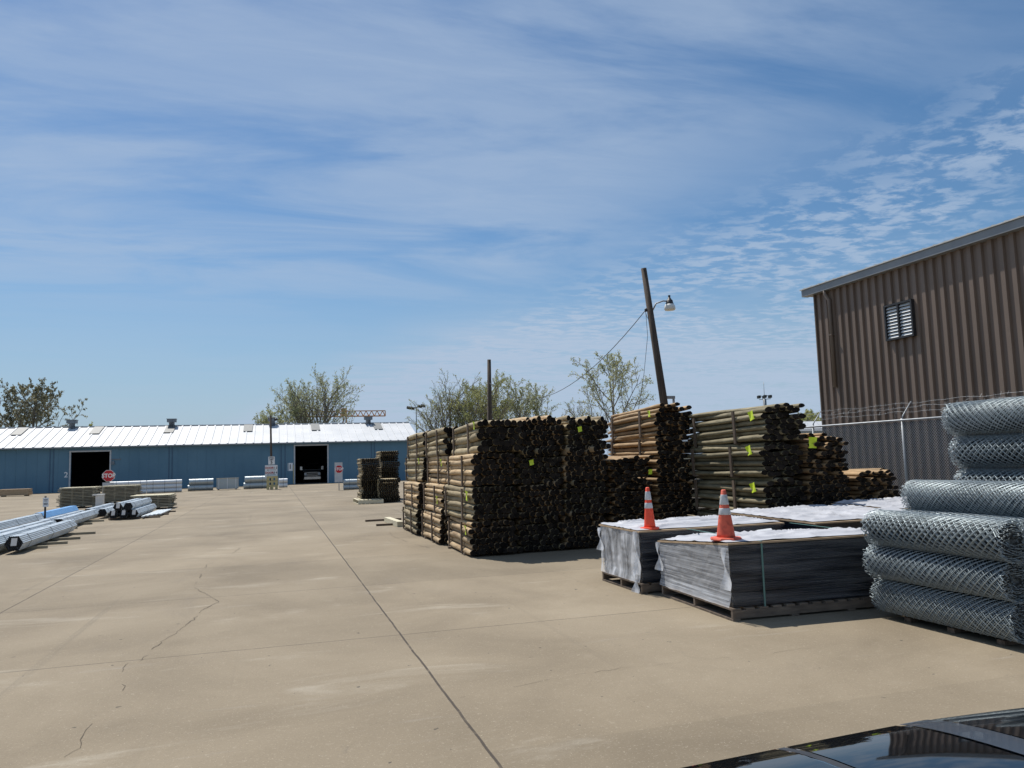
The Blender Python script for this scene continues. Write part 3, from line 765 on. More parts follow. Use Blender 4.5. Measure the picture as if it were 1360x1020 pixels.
# ------------------------------------------------------------------ fence with barbed wire
fx = 13.45
fr = thing('chain_link_fence', 'galvanised chain link fence with angled barbed wire arms in front of the brown building', 'fence', (fx,0,0))
H_F = 2.62
w = MB(); d = .062
y_a, y_b = 6.0, 30.0
k = y_a - H_F
while k < y_b:
    for s in (1, -1):
        a, b = (k, k+H_F) if s == 1 else (k+H_F, k)
        z0, z1 = 0.03, H_F
        # clip to the fence's ends
        lo, hi = y_a, y_b
        pa, pb = Vector((s*.002, a, z0)), Vector((s*.002, b, z1))
        def clip(p, q):
            if p.y < lo: p = p + (q-p)*((lo-p.y)/(q.y-p.y))
            if p.y > hi: p = p + (q-p)*((hi-p.y)/(q.y-p.y))
            return p
        pa2 = clip(pa, pb); pb2 = clip(pb, pa2)
        if (pb2-pa2).length > .05: w.tube([pa2, pb2], .0026, 3, caps=False)
    k += d*1.05
w.build('mesh', M['galv_wire'], fr)
wsn = MB(); wsn.grid(60,6,lambda u,v:(.045+.010*math.sin(u*71)+.012*math.sin(u*23+v*4), y_a+.2+(y_b-y_a-.4)*u, .06+(H_F-.10)*v)); wsn.build('windscreen', M['windscreen'], fr)
rl = MB(); rl.tube([(0,y_a,H_F),(0,y_b,H_F)], .024, 8); rl.build('top_rail', M['steel_grey'], fr)
for y in (8.35, 11.0, 13.9, 16.9, 19.9, 22.9, 25.9):
    p = MB(); p.tube([(.03,y,0),(.03,y,H_F+.04)], .032, 10); po = p.build('fence_post', M['steel_grey'], fr)
    a = MB(); a.tube([(.03,y,H_F+.02),(.06,y,H_F+.10),(-.02+.34,y,H_F+.42)], [.018,.016,.012], 6); a.build('barb_arm', M['steel_grey'], po)
bw = MB()
for q in (.33,.66,.98):
    pts = []
    n = 100
    for i in range(n+1):
        y = y_a + (y_b-y_a)*i/n
        pts.append((.06+.26*q, y, H_F+.10+.32*q - .03*abs(math.sin(i*.42+q*4))+.012*math.sin(i*1.7)))
    bw.tube(pts, .004, 4, caps=False)
    for i in range(150):
        y = y_a + (y_b-y_a)*(i+RND.random()*.3)/150
        c = Vector((.06+.26*q, y, H_F+.09+.32*q)); e = Vector((RND.uniform(-.03,.03), RND.uniform(-.02,.02), .035))
        bw.tube([c-e, c+e], .003, 3, caps=False)
bw.build('barbed_wire', M['steel_grey'], fr)
# loose coil along the top
cw = MB(); pts = []
for i in range(900):
    a = i*.21; y = 8 + (i/900)*15
    pts.append((.17+.14*math.cos(a), y+.08*math.sin(a*.37), H_F+.20+.13*math.sin(a)+.03*math.sin(i*.031)))
cw.tube(pts, .0018, 3, caps=False); cw.build('razor_coil', M['steel_grey'], fr)

# ------------------------------------------------------------------ brown ribbed building
BX, BY1, BY0, BZ = 16.5, 20.15, -14.0, 6.93
br = thing('brown_building', 'brown ribbed steel building with a level grey eave, at the right edge', 'building', (BX,0,0))
wl = MB(); per = .29
pr = [(0,0),(.135,0),(.155,.065),(.27,.065),(.29,0)]        # (along y, depth): wide pan set back, rib out
vs = []; y = BY1; rows_ = []
while y > BY0:
    for dy, dp in pr[:-1]: rows_.append((y-dy, -dp))
    y -= per
rows_.append((y,0))
for yy, xx in rows_: vs += [(xx, yy, 0), (xx, yy, BZ)]
wl.add(vs, [(2*i, 2*i+1, 2*i+3, 2*i+2) for i in range(len(rows_)-1)])
# far gable, back and near end
wl.box(.06, 14, BY1-.08, BY1, 0, BZ-.02); wl.box(13.9, 14, BY0, BY1-.09, 0, BZ); wl.box(.06, 13.8, BY0, BY0+.08, 0, BZ)
wl.build('wall', M['brown_wall'], br)
c = MB(); c.box(-.075, .05, BY1-.02, BY1+.02, 0, BZ); c.build('corner_trim', M['brown_trim'], br)
f = MB(); f.box(-.24, .0, BY0-.3, BY1+.36, BZ+.0, BZ+.21); f.box(-.235, 14, BY1+.02, BY1+.36, BZ+.02, BZ+.2); f.build('fascia', M['fascia'], br)
rf = MB(); rf.add([(-.28,BY0-.3,BZ+.215),(7,BY0-.3,BZ+1.0),(7,BY1+.4,BZ+1.0),(-.28,BY1+.4,BZ+.215),(-.28,BY0-.3,BZ+.245),(7,BY0-.3,BZ+1.03),(7,BY1+.4,BZ+1.03),(-.28,BY1+.4,BZ+.245)],
    [(0,3,2,1),(4,5,6,7),(0,1,5,4),(1,2,6,5),(2,3,7,6),(3,0,4,7)])
y = BY0
while y < BY1+.3:
    rf.bar((-.275,y,BZ+.252), (6.9,y,BZ+1.035), .05, .018); y += .34
rf.add([(7,BY0-.3,BZ+1.0),(14.2,BY0-.3,BZ+.215),(14.2,BY1+.4,BZ+.215),(7,BY1+.4,BZ+1.0)], [(0,1,2,3)])
rf.build('roof', M['roof_edge'], br)
ds = MB(); yd = BY1-.75
ds.tube([(-.18,yd+.12,BZ+.02),(-.17,yd+.10,BZ-.12),(-.12,yd,BZ-.32),(-.12,yd,3.9)], .055, 8); ds.box(-.19,-.05,yd-.08,yd+.08,BZ-1.42,BZ-1.39)
ds.build('downspout', M['brown_trim'], br)
ve = MB(); vy0, vy1, vz0, vz1 = 16.26, 17.15, 5.03, 5.93
for (a,b,c_,d_) in ((vy0-.05,vy0,vz0-.05,vz1+.05),(vy1,vy1+.05,vz0-.05,vz1+.05),(vy0,vy1,vz0-.05,vz0),(vy0,vy1,vz1,vz1+.05),((vy0+vy1)/2-.025,(vy0+vy1)/2+.025,vz0,vz1)):
    ve.box(-.17, -.02, a, b, c_, d_)
ve.box(-.06, -.02, vy0, vy1, vz0, vz1)
vo = ve.build('louvre_vent', M['black_metal'], br)
for (a,b) in ((vy0+.01,(vy0+vy1)/2-.03), ((vy0+vy1)/2+.03,vy1-.01)):
    lb = MB(); n = 10
    for k_ in range(n):
        z = vz0 + (k_+.5)*(vz1-vz0)/n
        lb.bar((-.105,a,z), (-.105,b,z), .011, .105) if False else lb.obox(Matrix.Translation((-.105,(a+b)/2,z)) @ Matrix.Rotation(math.radians(40),4,'Y'), .010, b-a, .088)
    lb.build('louvre_blades', M['louvre'], vo)

# ------------------------------------------------------------------ long blue warehouse
WS, WL, WR, WD, EZ, RZ = 87.0, -58.0, 15.5, 14.0, 4.50, 6.75
bl = thing('blue_warehouse', 'long low blue warehouse with a white ribbed roof across the far end of the yard', 'building', (0,WS,0))
DO = [(-19.45,-15.95,3.98), (2.2,5.6,4.12)]
wl = MB(); x = WL
for a, b, hz in DO:
    wl.box(x, a, 0, .2, 0, EZ); wl.box(a, b, 0, .2, hz, EZ); x = b
wl.box(x, WR, 0, .2, 0, EZ)
wl.box(WL, WR, WD-.2, WD, 0, EZ); 
wl.prism([(0,0),(WD,0),(WD,EZ),(WD/2,RZ-.05),(0,EZ)], 0, .2)
# last prism was built in x,z: turn it into the right hand gable
nv = 10
for i in range(len(wl.v)-nv, len(wl.v)):
    px, py, pz = wl.v[i]; wl.v[i] = (WR-.2+py-.001, .21+px*(WD-.42)/WD, pz)
wl.build('wall', M['blue_wall'], bl, fix=True)
pl = MB(); pl.box(WL-.2, WL, 0, WD, 0, EZ); pl.build('wall', M['blue_wall'], bl)
pn = MB(); x_ = WL+.6
while x_ < WR:
    if not any(a-.2 < x_ < b+.2 for a, b, _ in DO): pn.box(x_-.03, x_+.03, -.016, -.001, .02, EZ-.03)
    x_ += .92
pn.build('panel_ribs', M['blue_wall'], bl)
sm = MB()
for xs in (-48,-37.5,-21.3,-21.0,-10.4,-10.1,.75,1.15,10.4,10.75): sm.box(xs-.05, xs+.05, -.04, -.002, 0, EZ-.02)
sm.build('wall_seams', M['blue_trim'], bl)
for i_, (a, b, hz) in enumerate(DO):
    df = MB(); df.box(a-.14, a-.003, -.05, .22, 0, hz+.14); df.box(b+.003, b+.14, -.05, .22, 0, hz+.14); df.box(a-.003, b+.003, -.05, .22, hz+.003, hz+.14)
    df.build('door_frame', M['sign_grey'], bl)
lb = MB(); lb.box(1.98, 2.05, -.09, -.052, .1, 2.1); lb.build('yellow_guard', M['bunk'], bl)
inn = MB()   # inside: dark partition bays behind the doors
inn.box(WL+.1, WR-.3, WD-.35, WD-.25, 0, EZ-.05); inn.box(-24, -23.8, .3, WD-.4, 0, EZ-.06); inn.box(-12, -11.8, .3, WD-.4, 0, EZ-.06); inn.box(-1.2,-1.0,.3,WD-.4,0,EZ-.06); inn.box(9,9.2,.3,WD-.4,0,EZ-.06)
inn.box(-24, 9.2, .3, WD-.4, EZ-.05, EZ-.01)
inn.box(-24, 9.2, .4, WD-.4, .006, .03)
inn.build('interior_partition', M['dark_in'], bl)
rf = MB(); ov = .35; sl = (RZ-EZ)/(WD/2)
ze = EZ - ov*sl + .06
for s in (0,1):
    y0, y1 = (-ov, WD/2) if s == 0 else (WD+ov, WD/2)
    vs = [(WL-.4,y0,ze),(WR+.35,y0,ze),(WR+.35,y1,RZ+.06),(WL-.4,y1,RZ+.06)]
    vs += [(a,b,c_+.05) for a,b,c_ in vs]
    rf.add(vs, [(0,3,2,1),(4,5,6,7),(0,1,5,4),(1,2,6,5),(2,3,7,6),(3,0,4,7)])
x = WL
while x < WR+.3:
    rf.bar((x,-ov-.005,ze+.075), (x,WD/2,RZ+.135), .16, .10); x += .86
rf.build('roof', M['white_roof'], bl, fix=True)
rc = MB(); rc.box(WL-.4, WR+.35, WD/2-.18, WD/2+.18, RZ+.12, RZ+.19); rc.build('ridge_cap', M['white_roof'], bl)
gt = MB(); gt.box(WL-.4, WR+.35, -ov-.13, -ov-.008, ze-.07, ze+.06); gt.build('gutter', M['roof_gutter'], bl)
for x in (-46.0,-39.0,-32.4,-25.5,-18.25,-11.0,-2.8,4.6,11.8):
    s = MB(); y0, y1 = 4.0, 6.7
    z0 = ze + (y0+ov)*sl; z1 = ze + (y1+ov)*sl
    vs = [(x-.48,y0,z0+.14),(x+.48,y0,z0+.14),(x+.48,y1,z1+.14),(x-.48,y1,z1+.14)]; vs += [(a,b,c_+.03) for a,b,c_ in vs]
    s.add(vs, [(0,3,2,1),(4,5,6,7),(0,1,5,4),(1,2,6,5),(2,3,7,6),(3,0,4,7)]); s.build('skylight', M['skylight'], bl)
for x in (-42.0,-31.4,-20.9,-10.95,-.2,10.85):
    v = MB(); z = RZ - .15
    v.lathe([(.30,z),(.30,z+.62),(.36,z+.64)], (x,WD/2-.45,0), 14)
    v.box(x-.46, x+.46, WD/2-.91, WD/2+.01, z+.64, z+.98)
    v.box(x-.52, x+.52, WD/2-.97, WD/2+.07, z+.98, z+1.02); v.build('roof_ventilator', M['vent_grey'], bl)
lettering('2', .75, M['sign_white'], bl, (-19.85,-.006,1.72), .012, 'door_number')
d1 = MB(); d1.box(1.42,1.95,-.012,-.002,1.45,2.3); d1o = d1.build('door_placard', M['sign_white'], bl)
lettering('1', .7, M['ink'], d1o, (1.68,-.018,1.88), .012, 'door_number')
wl_ = MB(); wl_.box(-15.75,-15.5,-.2,-.002,2.65,2.98); wl_.box(-15.8,-14.9,-.06,-.002,3.1,3.22); wl_.build('wall_light', M['vent_grey'], bl)

# delivery truck nosing out of the right hand door
tk = thing('silver_truck', 'silver pickup truck facing out, parked inside the right warehouse door', 'truck', (4.15,90.2,0))
b = MB()
def sec(y, w, z0, z1, rnd):
    return [(-w+rnd,y,z0),(w-rnd,y,z0),(w,y,z0+rnd),(w,y,z1-rnd),(w-rnd,y,z1),(-w+rnd,y,z1),(-w,y,z1-rnd),(-w,y,z0+rnd)]
def loft(mb, secs, mi=0):
    n = len(secs[0]); vs = [p for s in secs for p in s]
    fs = [tuple(reversed(range(n))), tuple((len(secs)-1)*n+k for k in range(n))]
    for i in range(len(secs)-1):
        for k in range(n): fs.append((i*n+k, i*n+(k+1)%n, (i+1)*n+(k+1)%n, (i+1)*n+k))
    mb.add(vs, fs, mi)
loft(b, [sec(0,.90,.50,1.22,.1), sec(.15,.97,.45,1.36,.12), sec(1.25,1.0,.45,1.46,.12), sec(1.4,1.0,.45,1.46,.12), sec(5.6,1.0,.45,1.46,.1)])
loft(b, [sec(1.3,.92,1.40,1.50,.04), sec(2.0,.80,1.45,2.22,.1), sec(3.6,.80,1.45,2.24,.1), sec(4.0,.9,1.4,1.5,.04)])
b.build('body', M['truck_paint'], tk, fix=True)
ws = MB(); ws.add([(-.82,1.30,1.52),(.82,1.30,1.52),(.70,1.93,2.14),(-.70,1.93,2.14)], [(0,1,2,3)]); wo = ws.build('windshield', M['car_glass'], tk); wo.location = (0,-.04,.03)
gr = MB(); gr.box(-.58,.58,-.06,-.005,.80,1.18); go = gr.build('grille', M['black_metal'], tk)
gs = MB()
for z in (.79,.98,1.17): gs.box(-.60,.60,-.085,-.062,z,z+.035)
gs.build('grille_bar', M['chrome'], go)
for s in (-1,1):
    h = MB(); h.box(s*.62 if s > 0 else -.88, .88 if s > 0 else -.62, -.045,-.004,.88,1.16); h.build('headlight', M['lens'], tk)
    m_ = MB(); m_.box(s*1.02-.02, s*1.02+.02, 1.30,1.36,1.5,1.56); m_.box(min(s*1.06,s*1.30), max(s*1.06,s*1.30), 1.28,1.40,1.48,1.86); m_.build('mirror', M['chrome'], tk)
    for y in (.95,4.6):
        t = MB(); t.lathe([(.2,-.13),(.38,-.13),(.40,-.09),(.40,.09),(.38,.13),(.2,.13)], (s*.88,y,.40), 20, axis='X'); to = t.build('wheel', M['rubber'], tk)
bp_ = MB(); loft(bp_, [sec(-.22,.90,.42,.70,.06), sec(.1,.98,.42,.70,.06)]); bp_.build('bumper', M['chrome'], tk, fix=True)

# ------------------------------------------------------------------ signs and poles along the warehouse
def stop_sign(name, x, y, zc, rad, board, label, post_x=0.0):
    root = thing(name, label, 'stop sign', (x,y,0))
    bx0, bx1, z0, z1 = board
    b = MB(); b.box(bx0, bx1, 0, .03, z0, z1); b.build('board', M['sign_grey'], root)
    p = MB(); p.box(post_x-.03, post_x+.03, .032, .09, 0, z1-.1); p.build('post', M['steel_grey'], root)
    o8 = lambda r_: [(r_*math.cos(PI/8+PI/4*k), zc + r_*math.sin(PI/8+PI/4*k)) for k in range(8)]
    f1 = MB(); f1.prism(o8(rad), -.020, -.006); fo = f1.build('octagon', M['sign_white'], root)
    f2 = MB(); f2.prism(o8(rad*.93), -.026, -.0205); f2.build('red_face', M['red'], fo)
    lettering('STOP', rad*.90, M['sign_white'], fo, (0,-.030,zc), .012, sx=.92)
    return root
stop_sign('stop_sign', 4.84, 61.5, 1.63, .33, (-.33,.27,.62,2.15), 'stop sign on a tall grey board, right of the open door with the truck')
stop_sign('stop_sign', -10.30, 56.0, 1.69, .40, (-.36,.32,.35,1.26), 'stop sign behind the picket stacks, in front of the left warehouse door')

pr_ = thing('sign_pole', 'dark thin wooden pole carrying two white signs, in front of the blue warehouse', 'pole', (-.2,70.6,0))
p = MB(); p.tube([(0,0,0),(-.03,0,3.2),(-.09,0,6.4)], [.10,.09,.075], 8); p.build('pole', M['pole_wood'], pr_)
s1 = MB(); s1.box(-.27,.27,-.14,-.115,2.16,2.84); s1o = s1.build('speed_limit_sign', M['sign_white'], pr_)
lettering('SPEED', .15, M['ink'], s1o, (0,-.146,2.72), .003); lettering('LIMIT', .15, M['ink'], s1o, (0,-.146,2.57), .003); lettering('5', .34, M['ink'], s1o, (.0,-.146,2.34), .008)
s2 = MB(); s2.box(-.54,.50,-.145,-.115,1.02,2.10); s2o = s2.build('direction_sign', M['sign_white'], pr_)
for z, a in ((1.86,'1 2'), (1.44,'3 4')):
    lettering('DOOR', .23, M['red_ink'], s2o, (-.17,-.151,z), .008); lettering(a, .23, M['ink'], s2o, (.32,-.151,z), .006)
    ar = MB(); ar.box(-.28,.36,-.150,-.146,z-.19,z-.165); ar.add([(-.40,-.150,z-.178),(-.27,-.150,z-.225),(-.27,-.150,z-.13)], [(0,1,2)]); ar.build('arrow', M['ink'], s2o)
lmp = MB(); lmp.tube([(-.08,0,6.1),(.1,-.05,6.25),(.32,-.1,6.2)], .025, 5); lmp.lathe([(.05,6.22),(.16,6.12),(.14,6.0)], (.36,-.1,0), 10); lmp.build('pole_lamp', M['black_metal'], pr_)

# timber bunks stacked under the sign
bk = thing('bunk_stack', 'small stack of yellow slotted timber bunks below the white signs', 'crate', (-.60,69.9,0))
for k in range(3):
    c = MB(); z = .03 + k*.38
    c.box(0,.92,0,.9,z+.20,z+.36); c.box(0,.22,0,.9,z,z+.199); c.box(.36,.56,0,.9,z,z+.199); c.box(.70,.92,0,.9,z,z+.199); c.build('bunk', M['bunk'], bk)

# sign post among the pipes
sp = thing('small_sign_post', 'short dark post with a small white notice standing among the pipe bundles', 'sign', (-8.13,32.75,0))
p = MB(); p.tube([(0,0,0),(.0,0,1.14)], .035, 8); p.build('post', M['black_metal'], sp)
s = MB(); s.box(-.07,.12,-.06,-.045,.74,1.08); so = s.build('notice', M['sign_white'], sp)
q = MB()
for z, w_ in ((1.0,.13),(.95,.10),(.86,.13),(.82,.12)): q.box(.025-w_/2, .025+w_/2, -.0635, -.061, z, z+.02)
q.build('print', M['ink'], so)

# ------------------------------------------------------------------ pipe bundles on the left
def pipe_mesh(LEN, R):
    mb = MB(); n = 10
    mb.tube([(0,0,0),(0,LEN,0)], R, n, caps=False)
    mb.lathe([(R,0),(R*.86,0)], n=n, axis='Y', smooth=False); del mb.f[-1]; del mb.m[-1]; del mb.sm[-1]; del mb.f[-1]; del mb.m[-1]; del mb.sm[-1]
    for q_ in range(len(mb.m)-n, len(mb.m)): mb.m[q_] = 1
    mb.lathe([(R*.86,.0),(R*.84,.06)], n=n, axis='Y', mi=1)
    mb.lathe([(R,LEN),(R*.5,LEN)], n=n, axis='Y', mi=0)
    return mb.mesh('pipe', [M['galv'], M['pipe_end_shade']])
PM = {}
def pipe_bundle(loc, LEN, Wd, label, group, nside=5, rz=0.0, paper=True, wrap=None, bands=(.12,.5,.88)):
    """hexagonal bundle, loc = middle of its bottom edge at the near end, along +y"""
    root = thing('pipe_bundle', label, 'pipe bundle', loc, rz, group)
    n = 2*nside-1; d = Wd/n; key = (round(LEN,2), round(d,4))
    if key not in PM: PM[key] = pipe_mesh(LEN, d*.497)
    hgt = (n-1)*d*.866 + d
    for r_ in range(-(nside-1), nside):
        m = n - abs(r_); z = d/2 + (r_+nside-1)*d*.866
        for i in range(m):
            o = place('pipe', PM[key], root, ((i-(m-1)/2)*d, RND.gauss(0,.012), z))
    hexp = lambda g_: [((Wd/2+g_)*math.cos(PI/3*k), hgt/2 + (hgt/2+g_)*math.sin(PI/3*k)/.866) for k in range(6)]
    for q in bands:
        bnd = MB(); y = LEN*q
        a, b_ = hexp(.004), hexp(.007)
        vs = [(x,y,z) for x,z in a] + [(x,y+.02,z) for x,z in a] + [(x,y,z) for x,z in b_] + [(x,y+.02,z) for x,z in b_]
        fs = []
        for k in range(6):
            k2 = (k+1) % 6; fs += [(12+k,12+k2,18+k2,18+k), (k,k2,12+k2,12+k), (6+k,18+k,18+k2,6+k2)]
        bnd.add(vs, fs); bnd.build('steel_band', M['black_metal'], root)
    if paper:
        pp = MB(); pp.grid(3,3, lambda u, v: (-.06+.13*u+.02*v, -.045-.01*math.sin(u*3), hgt*.36+.19*v)); pp.grid(3,3, lambda u, v: (.07-.13*u+.02*v, -.043-.01*math.sin((1-u)*3), hgt*.36+.19*v)); pp.build('paper_tag', M['paper'], root)
    if wrap:
        wq = MB(); a = hexp(.012); y0, y1 = wrap
        wq.add([(x,y0,z) for x,z in a]+[(x,y1,z) for x,z in a], [(k,(k+1)%6,6+(k+1)%6,6+k) for k in range(6)]+[tuple(range(6,12))]); wq.build('plastic_wrap', M['blue_wrap'], root, fix=True)
    return root
GP = 'galvanised pipe bundles on the left of the lane'
DZ = .075
pipe_bundle((-6.22,22.35,DZ), 6.4, .42, 'nearest pipe bundle by the lane with a paper tag on its dark hexagonal end', GP, rz=.028)
pipe_bundle((-6.72,22.2,DZ), 6.4, .42, 'pipe bundle at the left picture edge, close beside the nearest one', GP, rz=.028, paper=False)
pipe_bundle((-7.25,23.6,DZ), 6.4, .40, 'third pipe bundle from the lane, dark band along its top', GP, rz=.02, paper=False)
pipe_bundle((-7.02,29.9,DZ), 6.4, .40, 'pipe bundle running on beyond the nearest one towards the double stack', GP, rz=.03, paper=False)
pipe_bundle((-7.62,30.3,DZ), 6.4, .36, 'low pipe bundle behind the small sign post', GP, rz=.02, paper=False)
pipe_bundle((-8.42,27.0,DZ), 6.4, .44, 'long pipe bundle farthest from the lane, bare metal', GP, rz=.02, paper=False)
pipe_bundle((-8.62,33.55,DZ), 6.2, .44, 'pipe bundle wrapped in blue plastic behind the small sign post', GP, rz=.02, paper=False, wrap=(.25,6.22))
pipe_bundle((-7.55,36.9,DZ), 5.6, .40, 'pipe bundle in the back row near the white bin', GP, rz=.02, paper=False)
pipe_bundle((-6.95,36.6,DZ), 5.2, .38, 'short pipe bundle partly behind the double stack', GP, rz=.02, paper=False)
GH = 'pipe bundles in the double stack'
hw = .37
for i in range(3):
    pipe_bundle((-6.27+.385*i, 35.1, DZ), 5.2, hw, 'pipe bundle in the lower row of the double stack, %s' % ('left','middle','right next to the lane')[i], GH)
hz = hw*.90
for i in range(2):
    pipe_bundle((-6.27+.385*(i+.5)-.01, 35.05, DZ+hz-.045), 5.2, hw, 'pipe bundle on top of the double stack, %s' % ('left','right towards the lane')[i], GH, paper=(i == 0))
# flat posts next to the double stack
fb = thing('flat_post_row', 'single flat layer of galvanised posts lying beside the double pipe stack', 'metal posts', (-5.2,35.2,.07))
for i in range(5):
    c = MB(); c.box(i*.115, i*.115+.095, -.2+.35*i, 4.6+.1*i, 0, .05); c.build('post', M['galv'], fb)
for q, (x, y, ln) in enumerate(((-6.95,23.55,1.18),(-6.95,24.65,1.4),(-6.95,26.05,1.42),(-6.95,27.95,1.45))):
    bearer((x,y,.003), ln, 'timber skid sticking out under the nearest pipe bundles, %s from the camera' % ('first','second','third','fourth')[q], m='lumber_grey', h=.068, rz=.03)
for q, (x, y, ln) in enumerate(((-7.9,30.9,1.25),(-7.9,33.0,1.3),(-7.9,34.6,1.4))):
    bearer((x,y,.003), ln, 'timber skid under the middle pipe bundles near the sign post, %s of three' % ('nearest','second','farthest')[q], m='lumber_grey', h=.068)
for q, (x, y, ln) in enumerate(((-6.5,35.5,1.95),(-6.5,37.4,2.05),(-6.5,39.5,2.1))):
    bearer((x,y,.003), ln, 'timber skid under the double pipe stack, %s of three' % ('nearest','middle','farthest')[q], m='pallet', h=.062)
for q, (x, y, ln) in enumerate(((-8.8,28.3,.8),(-8.8,31.5,.8),(-8.9,35.2,1.6),(-8.9,38.6,2.1))):
    bearer((x,y,.003), ln, 'timber skid under the pipe bundles farthest from the lane, %s from the camera' % ('first','second','third','fourth')[q], m='pallet', h=.068)

# stacks of picket boards
def picket_stack(x0, x1, y, z1, ln, n, label, seed, split=None):
    root = thing('picket_stack', label, 'timber stack', (x0,y,0), 0, 'stacks of picket boards behind the pipes')
    r = random.Random(seed); wd = x1-x0; dz = (z1-.06)/n
    b = MB()
    for q in (.1,.5,.9): b.box(wd*q-.05, wd*q+.05, 0, ln, 0, .055)
    b.build('bearers', M['pallet'], root)
    for k in range(n):
        m = MB(); z = .06+k*dz; a = r.uniform(-.05,.06); e = r.uniform(-.06,.06)
        if split and k < split: a -= .06
        for i in range(9):
            y = i*ln/9; aa = a + r.uniform(-.05,.05); m.box(aa, wd+e+r.uniform(-.06,.06), y+.008, y+ln/9-.01, z+dz*.42, z+dz*.98+r.uniform(-.004,.004))
        for q in (.06,.36,.66,.94): m.box(wd*q-.04, wd*q+.04, .06, ln, z, z+dz*.415)
        m.build('picket_layer', M['lumber'] if k == n-1 else M['lumber_grey'], root)
    return root
picket_stack(-11.36, -9.55, 48.3, 1.14, 1.8, 13, 'leftmost stack of pale picket boards behind the blue wrapped pipes', 3, split=6)
picket_stack(-10.20, -8.20, 53.4, 1.07, 1.8, 12, 'middle stack of picket boards just right of the left stop sign', 4)
picket_stack(-6.85, -5.00, 43.0, .72, 1.8, 8, 'lowest stack of picket boards behind the double pipe stack', 5)
wb = thing('white_bin', 'upright white panel box between the two taller picket stacks', 'box', (-9.45,47.9,0))
b = MB(); b.box(0,.36,0,.5,.06,.66); b.box(.03,.10,.05,.45,0,.06); b.box(.26,.33,.05,.45,0,.06); b.build('body', M['white_panel'], wb)
b = MB(); b.box(-.16,.38,-.04,.54,.66,.73); b.build('lid', M['white_panel'], wb)
tn = thing('tan_board_stack', 'low stack of tan boards against the blue wall at the left edge', 'timber stack', (-23.2,78.6,0))
for k in range(6):
    b = MB(); b.box(RND.uniform(-.05,.05), 2.35+RND.uniform(-.05,.05), 0, 1.2, .08+k*.095, .08+k*.095+.085); b.build('board_layer', M['tan_edge'], tn)
b = MB(); b.box(.2,.3,.02,1.2,0,.078); b.box(2,2.1,.02,1.2,0,.078); b.build('bearers', M['pallet'], tn)

# rolls of fabric along the front of the warehouse
GFR = 'fence fabric rolls in front of the blue warehouse'
def far_roll(x, y, z, ln, R, label, m='galv_far', rz=0, bands=3):
    root = thing('fabric_roll', label, 'fence roll', (x,y,z), rz, GFR)
    b = MB(); n = 18; prof = []
    vs = []
    segs = 14
    for i in range(segs+1):
        for k in range(n):
            a = 2*PI*k/n; rr_ = R*(1+.035*noise.noise(Vector((i*.5+x, math.cos(a)*1.5, math.sin(a)*1.5))))
            vs.append((ln*i/segs, rr_*math.cos(a), rr_*math.sin(a)))
    fs = []
    for i in range(segs):
        for k in range(n): fs.append((i*n+k, i*n+(k+1)%n, (i+1)*n+(k+1)%n, (i+1)*n+k))
    b.add(vs, fs, 0, True)
    for e, sg in ((0,1),(ln,-1)):       # recessed spiral ends
        b.lathe([(R*.98,0),(R*.8,sg*.02),(R*.75,sg*.10),(.02,sg*.12)], (e,0,0), n, 0, True, 'X')
    b.build('fabric', M[m], root, fix=True)
    for q in range(bands):
        xx = ln*(q+.5)/bands; t = MB(); t.lathe([(R*1.03,-.02),(R*1.045,-.01),(R*1.045,.01),(R*1.03,.02)], (xx,0,0), n, axis='X'); t.build('tie_band', M['steel_grey'], root)
    return root
ly_ = ('bottom','middle','top')
M['galv_white'] = mat('bright_wrapped_roll', (.62,.65,.68), (.74,.77,.79), 12, .5, metal=.2)
for j in range(3):
    far_roll(-13.0, 71.2, .20+j*.36, 2.75, .185, 'long pale fabric roll in the left half of the longest pile, %s layer' % ly_[j], 'galv_white', .27, 3)
    far_roll(-10.30, 71.95, .20+j*.36, 2.75, .185, 'long pale fabric roll in the right half of the longest pile, %s layer' % ly_[j], 'galv_white', .27, 3)
ftp = (('in the pair right of the longest pile', -7.30, 74.2, 2.1, .27), ('in the sagging pair next to the timber bunks', -2.62, 74.2, 2.12, .29))
for t_, x, y, ln, R in ftp:
    for j in range(2):
        far_roll(x + (.0,.1)[j], y, R+.02+j*R*1.93, ln-.1*j, R, 'galvanised fabric roll %s, %s one' % (t_, ('lower','upper')[j]), 'galv_far', .1, 2)
st = thing('strapped_mesh_block', 'square strapped block of rolled mesh between the two pairs of rolls', 'mesh bundle', (-4.95,74.6,0))
b = MB(); b.grid(20, 1, lambda u, v: (1.85*u, 0, .1+.9*v), smooth=False)
for k in range(12): b.tube([(0,.12+.0*k,.12+k*.08),(1.85,.12,.12+k*.08)], .045, 6)
b.box(0,1.85,.06,.9,.1,1.0); b.build('mesh_block', M['galv_far'], st)
b = MB(); b.box(-.02,1.87,.0,.95,1.0,1.05); b.build('cover_board', M['lumber_grey'], st)
b = MB(); b.box(.1,.2,0,.9,0,.098); b.box(1.6,1.7,0,.9,0,.098); b.build('bearers', M['pallet'], st)
for x in (.2,.92,1.65):
    b = MB(); b.box(x-.02,x+.02,-.03,-.01,.06,1.06); b.build('strap', M['sign_white'], st)
for j in range(2):
    far_roll(5.15, 61.2, .22+j*.40, 1.75, .205, 'galvanised fabric roll right of the tall stop sign board, %s one' % ('lower','upper')[j], 'galv_far', .1, 2)
for j in range(2):
    far_roll(.42, 73.4, .25+j*.42, .75, .2, 'short fabric roll seen end on behind the timber bunks, %s one' % ('lower','upper')[j], 'galv_white', .1, 1)

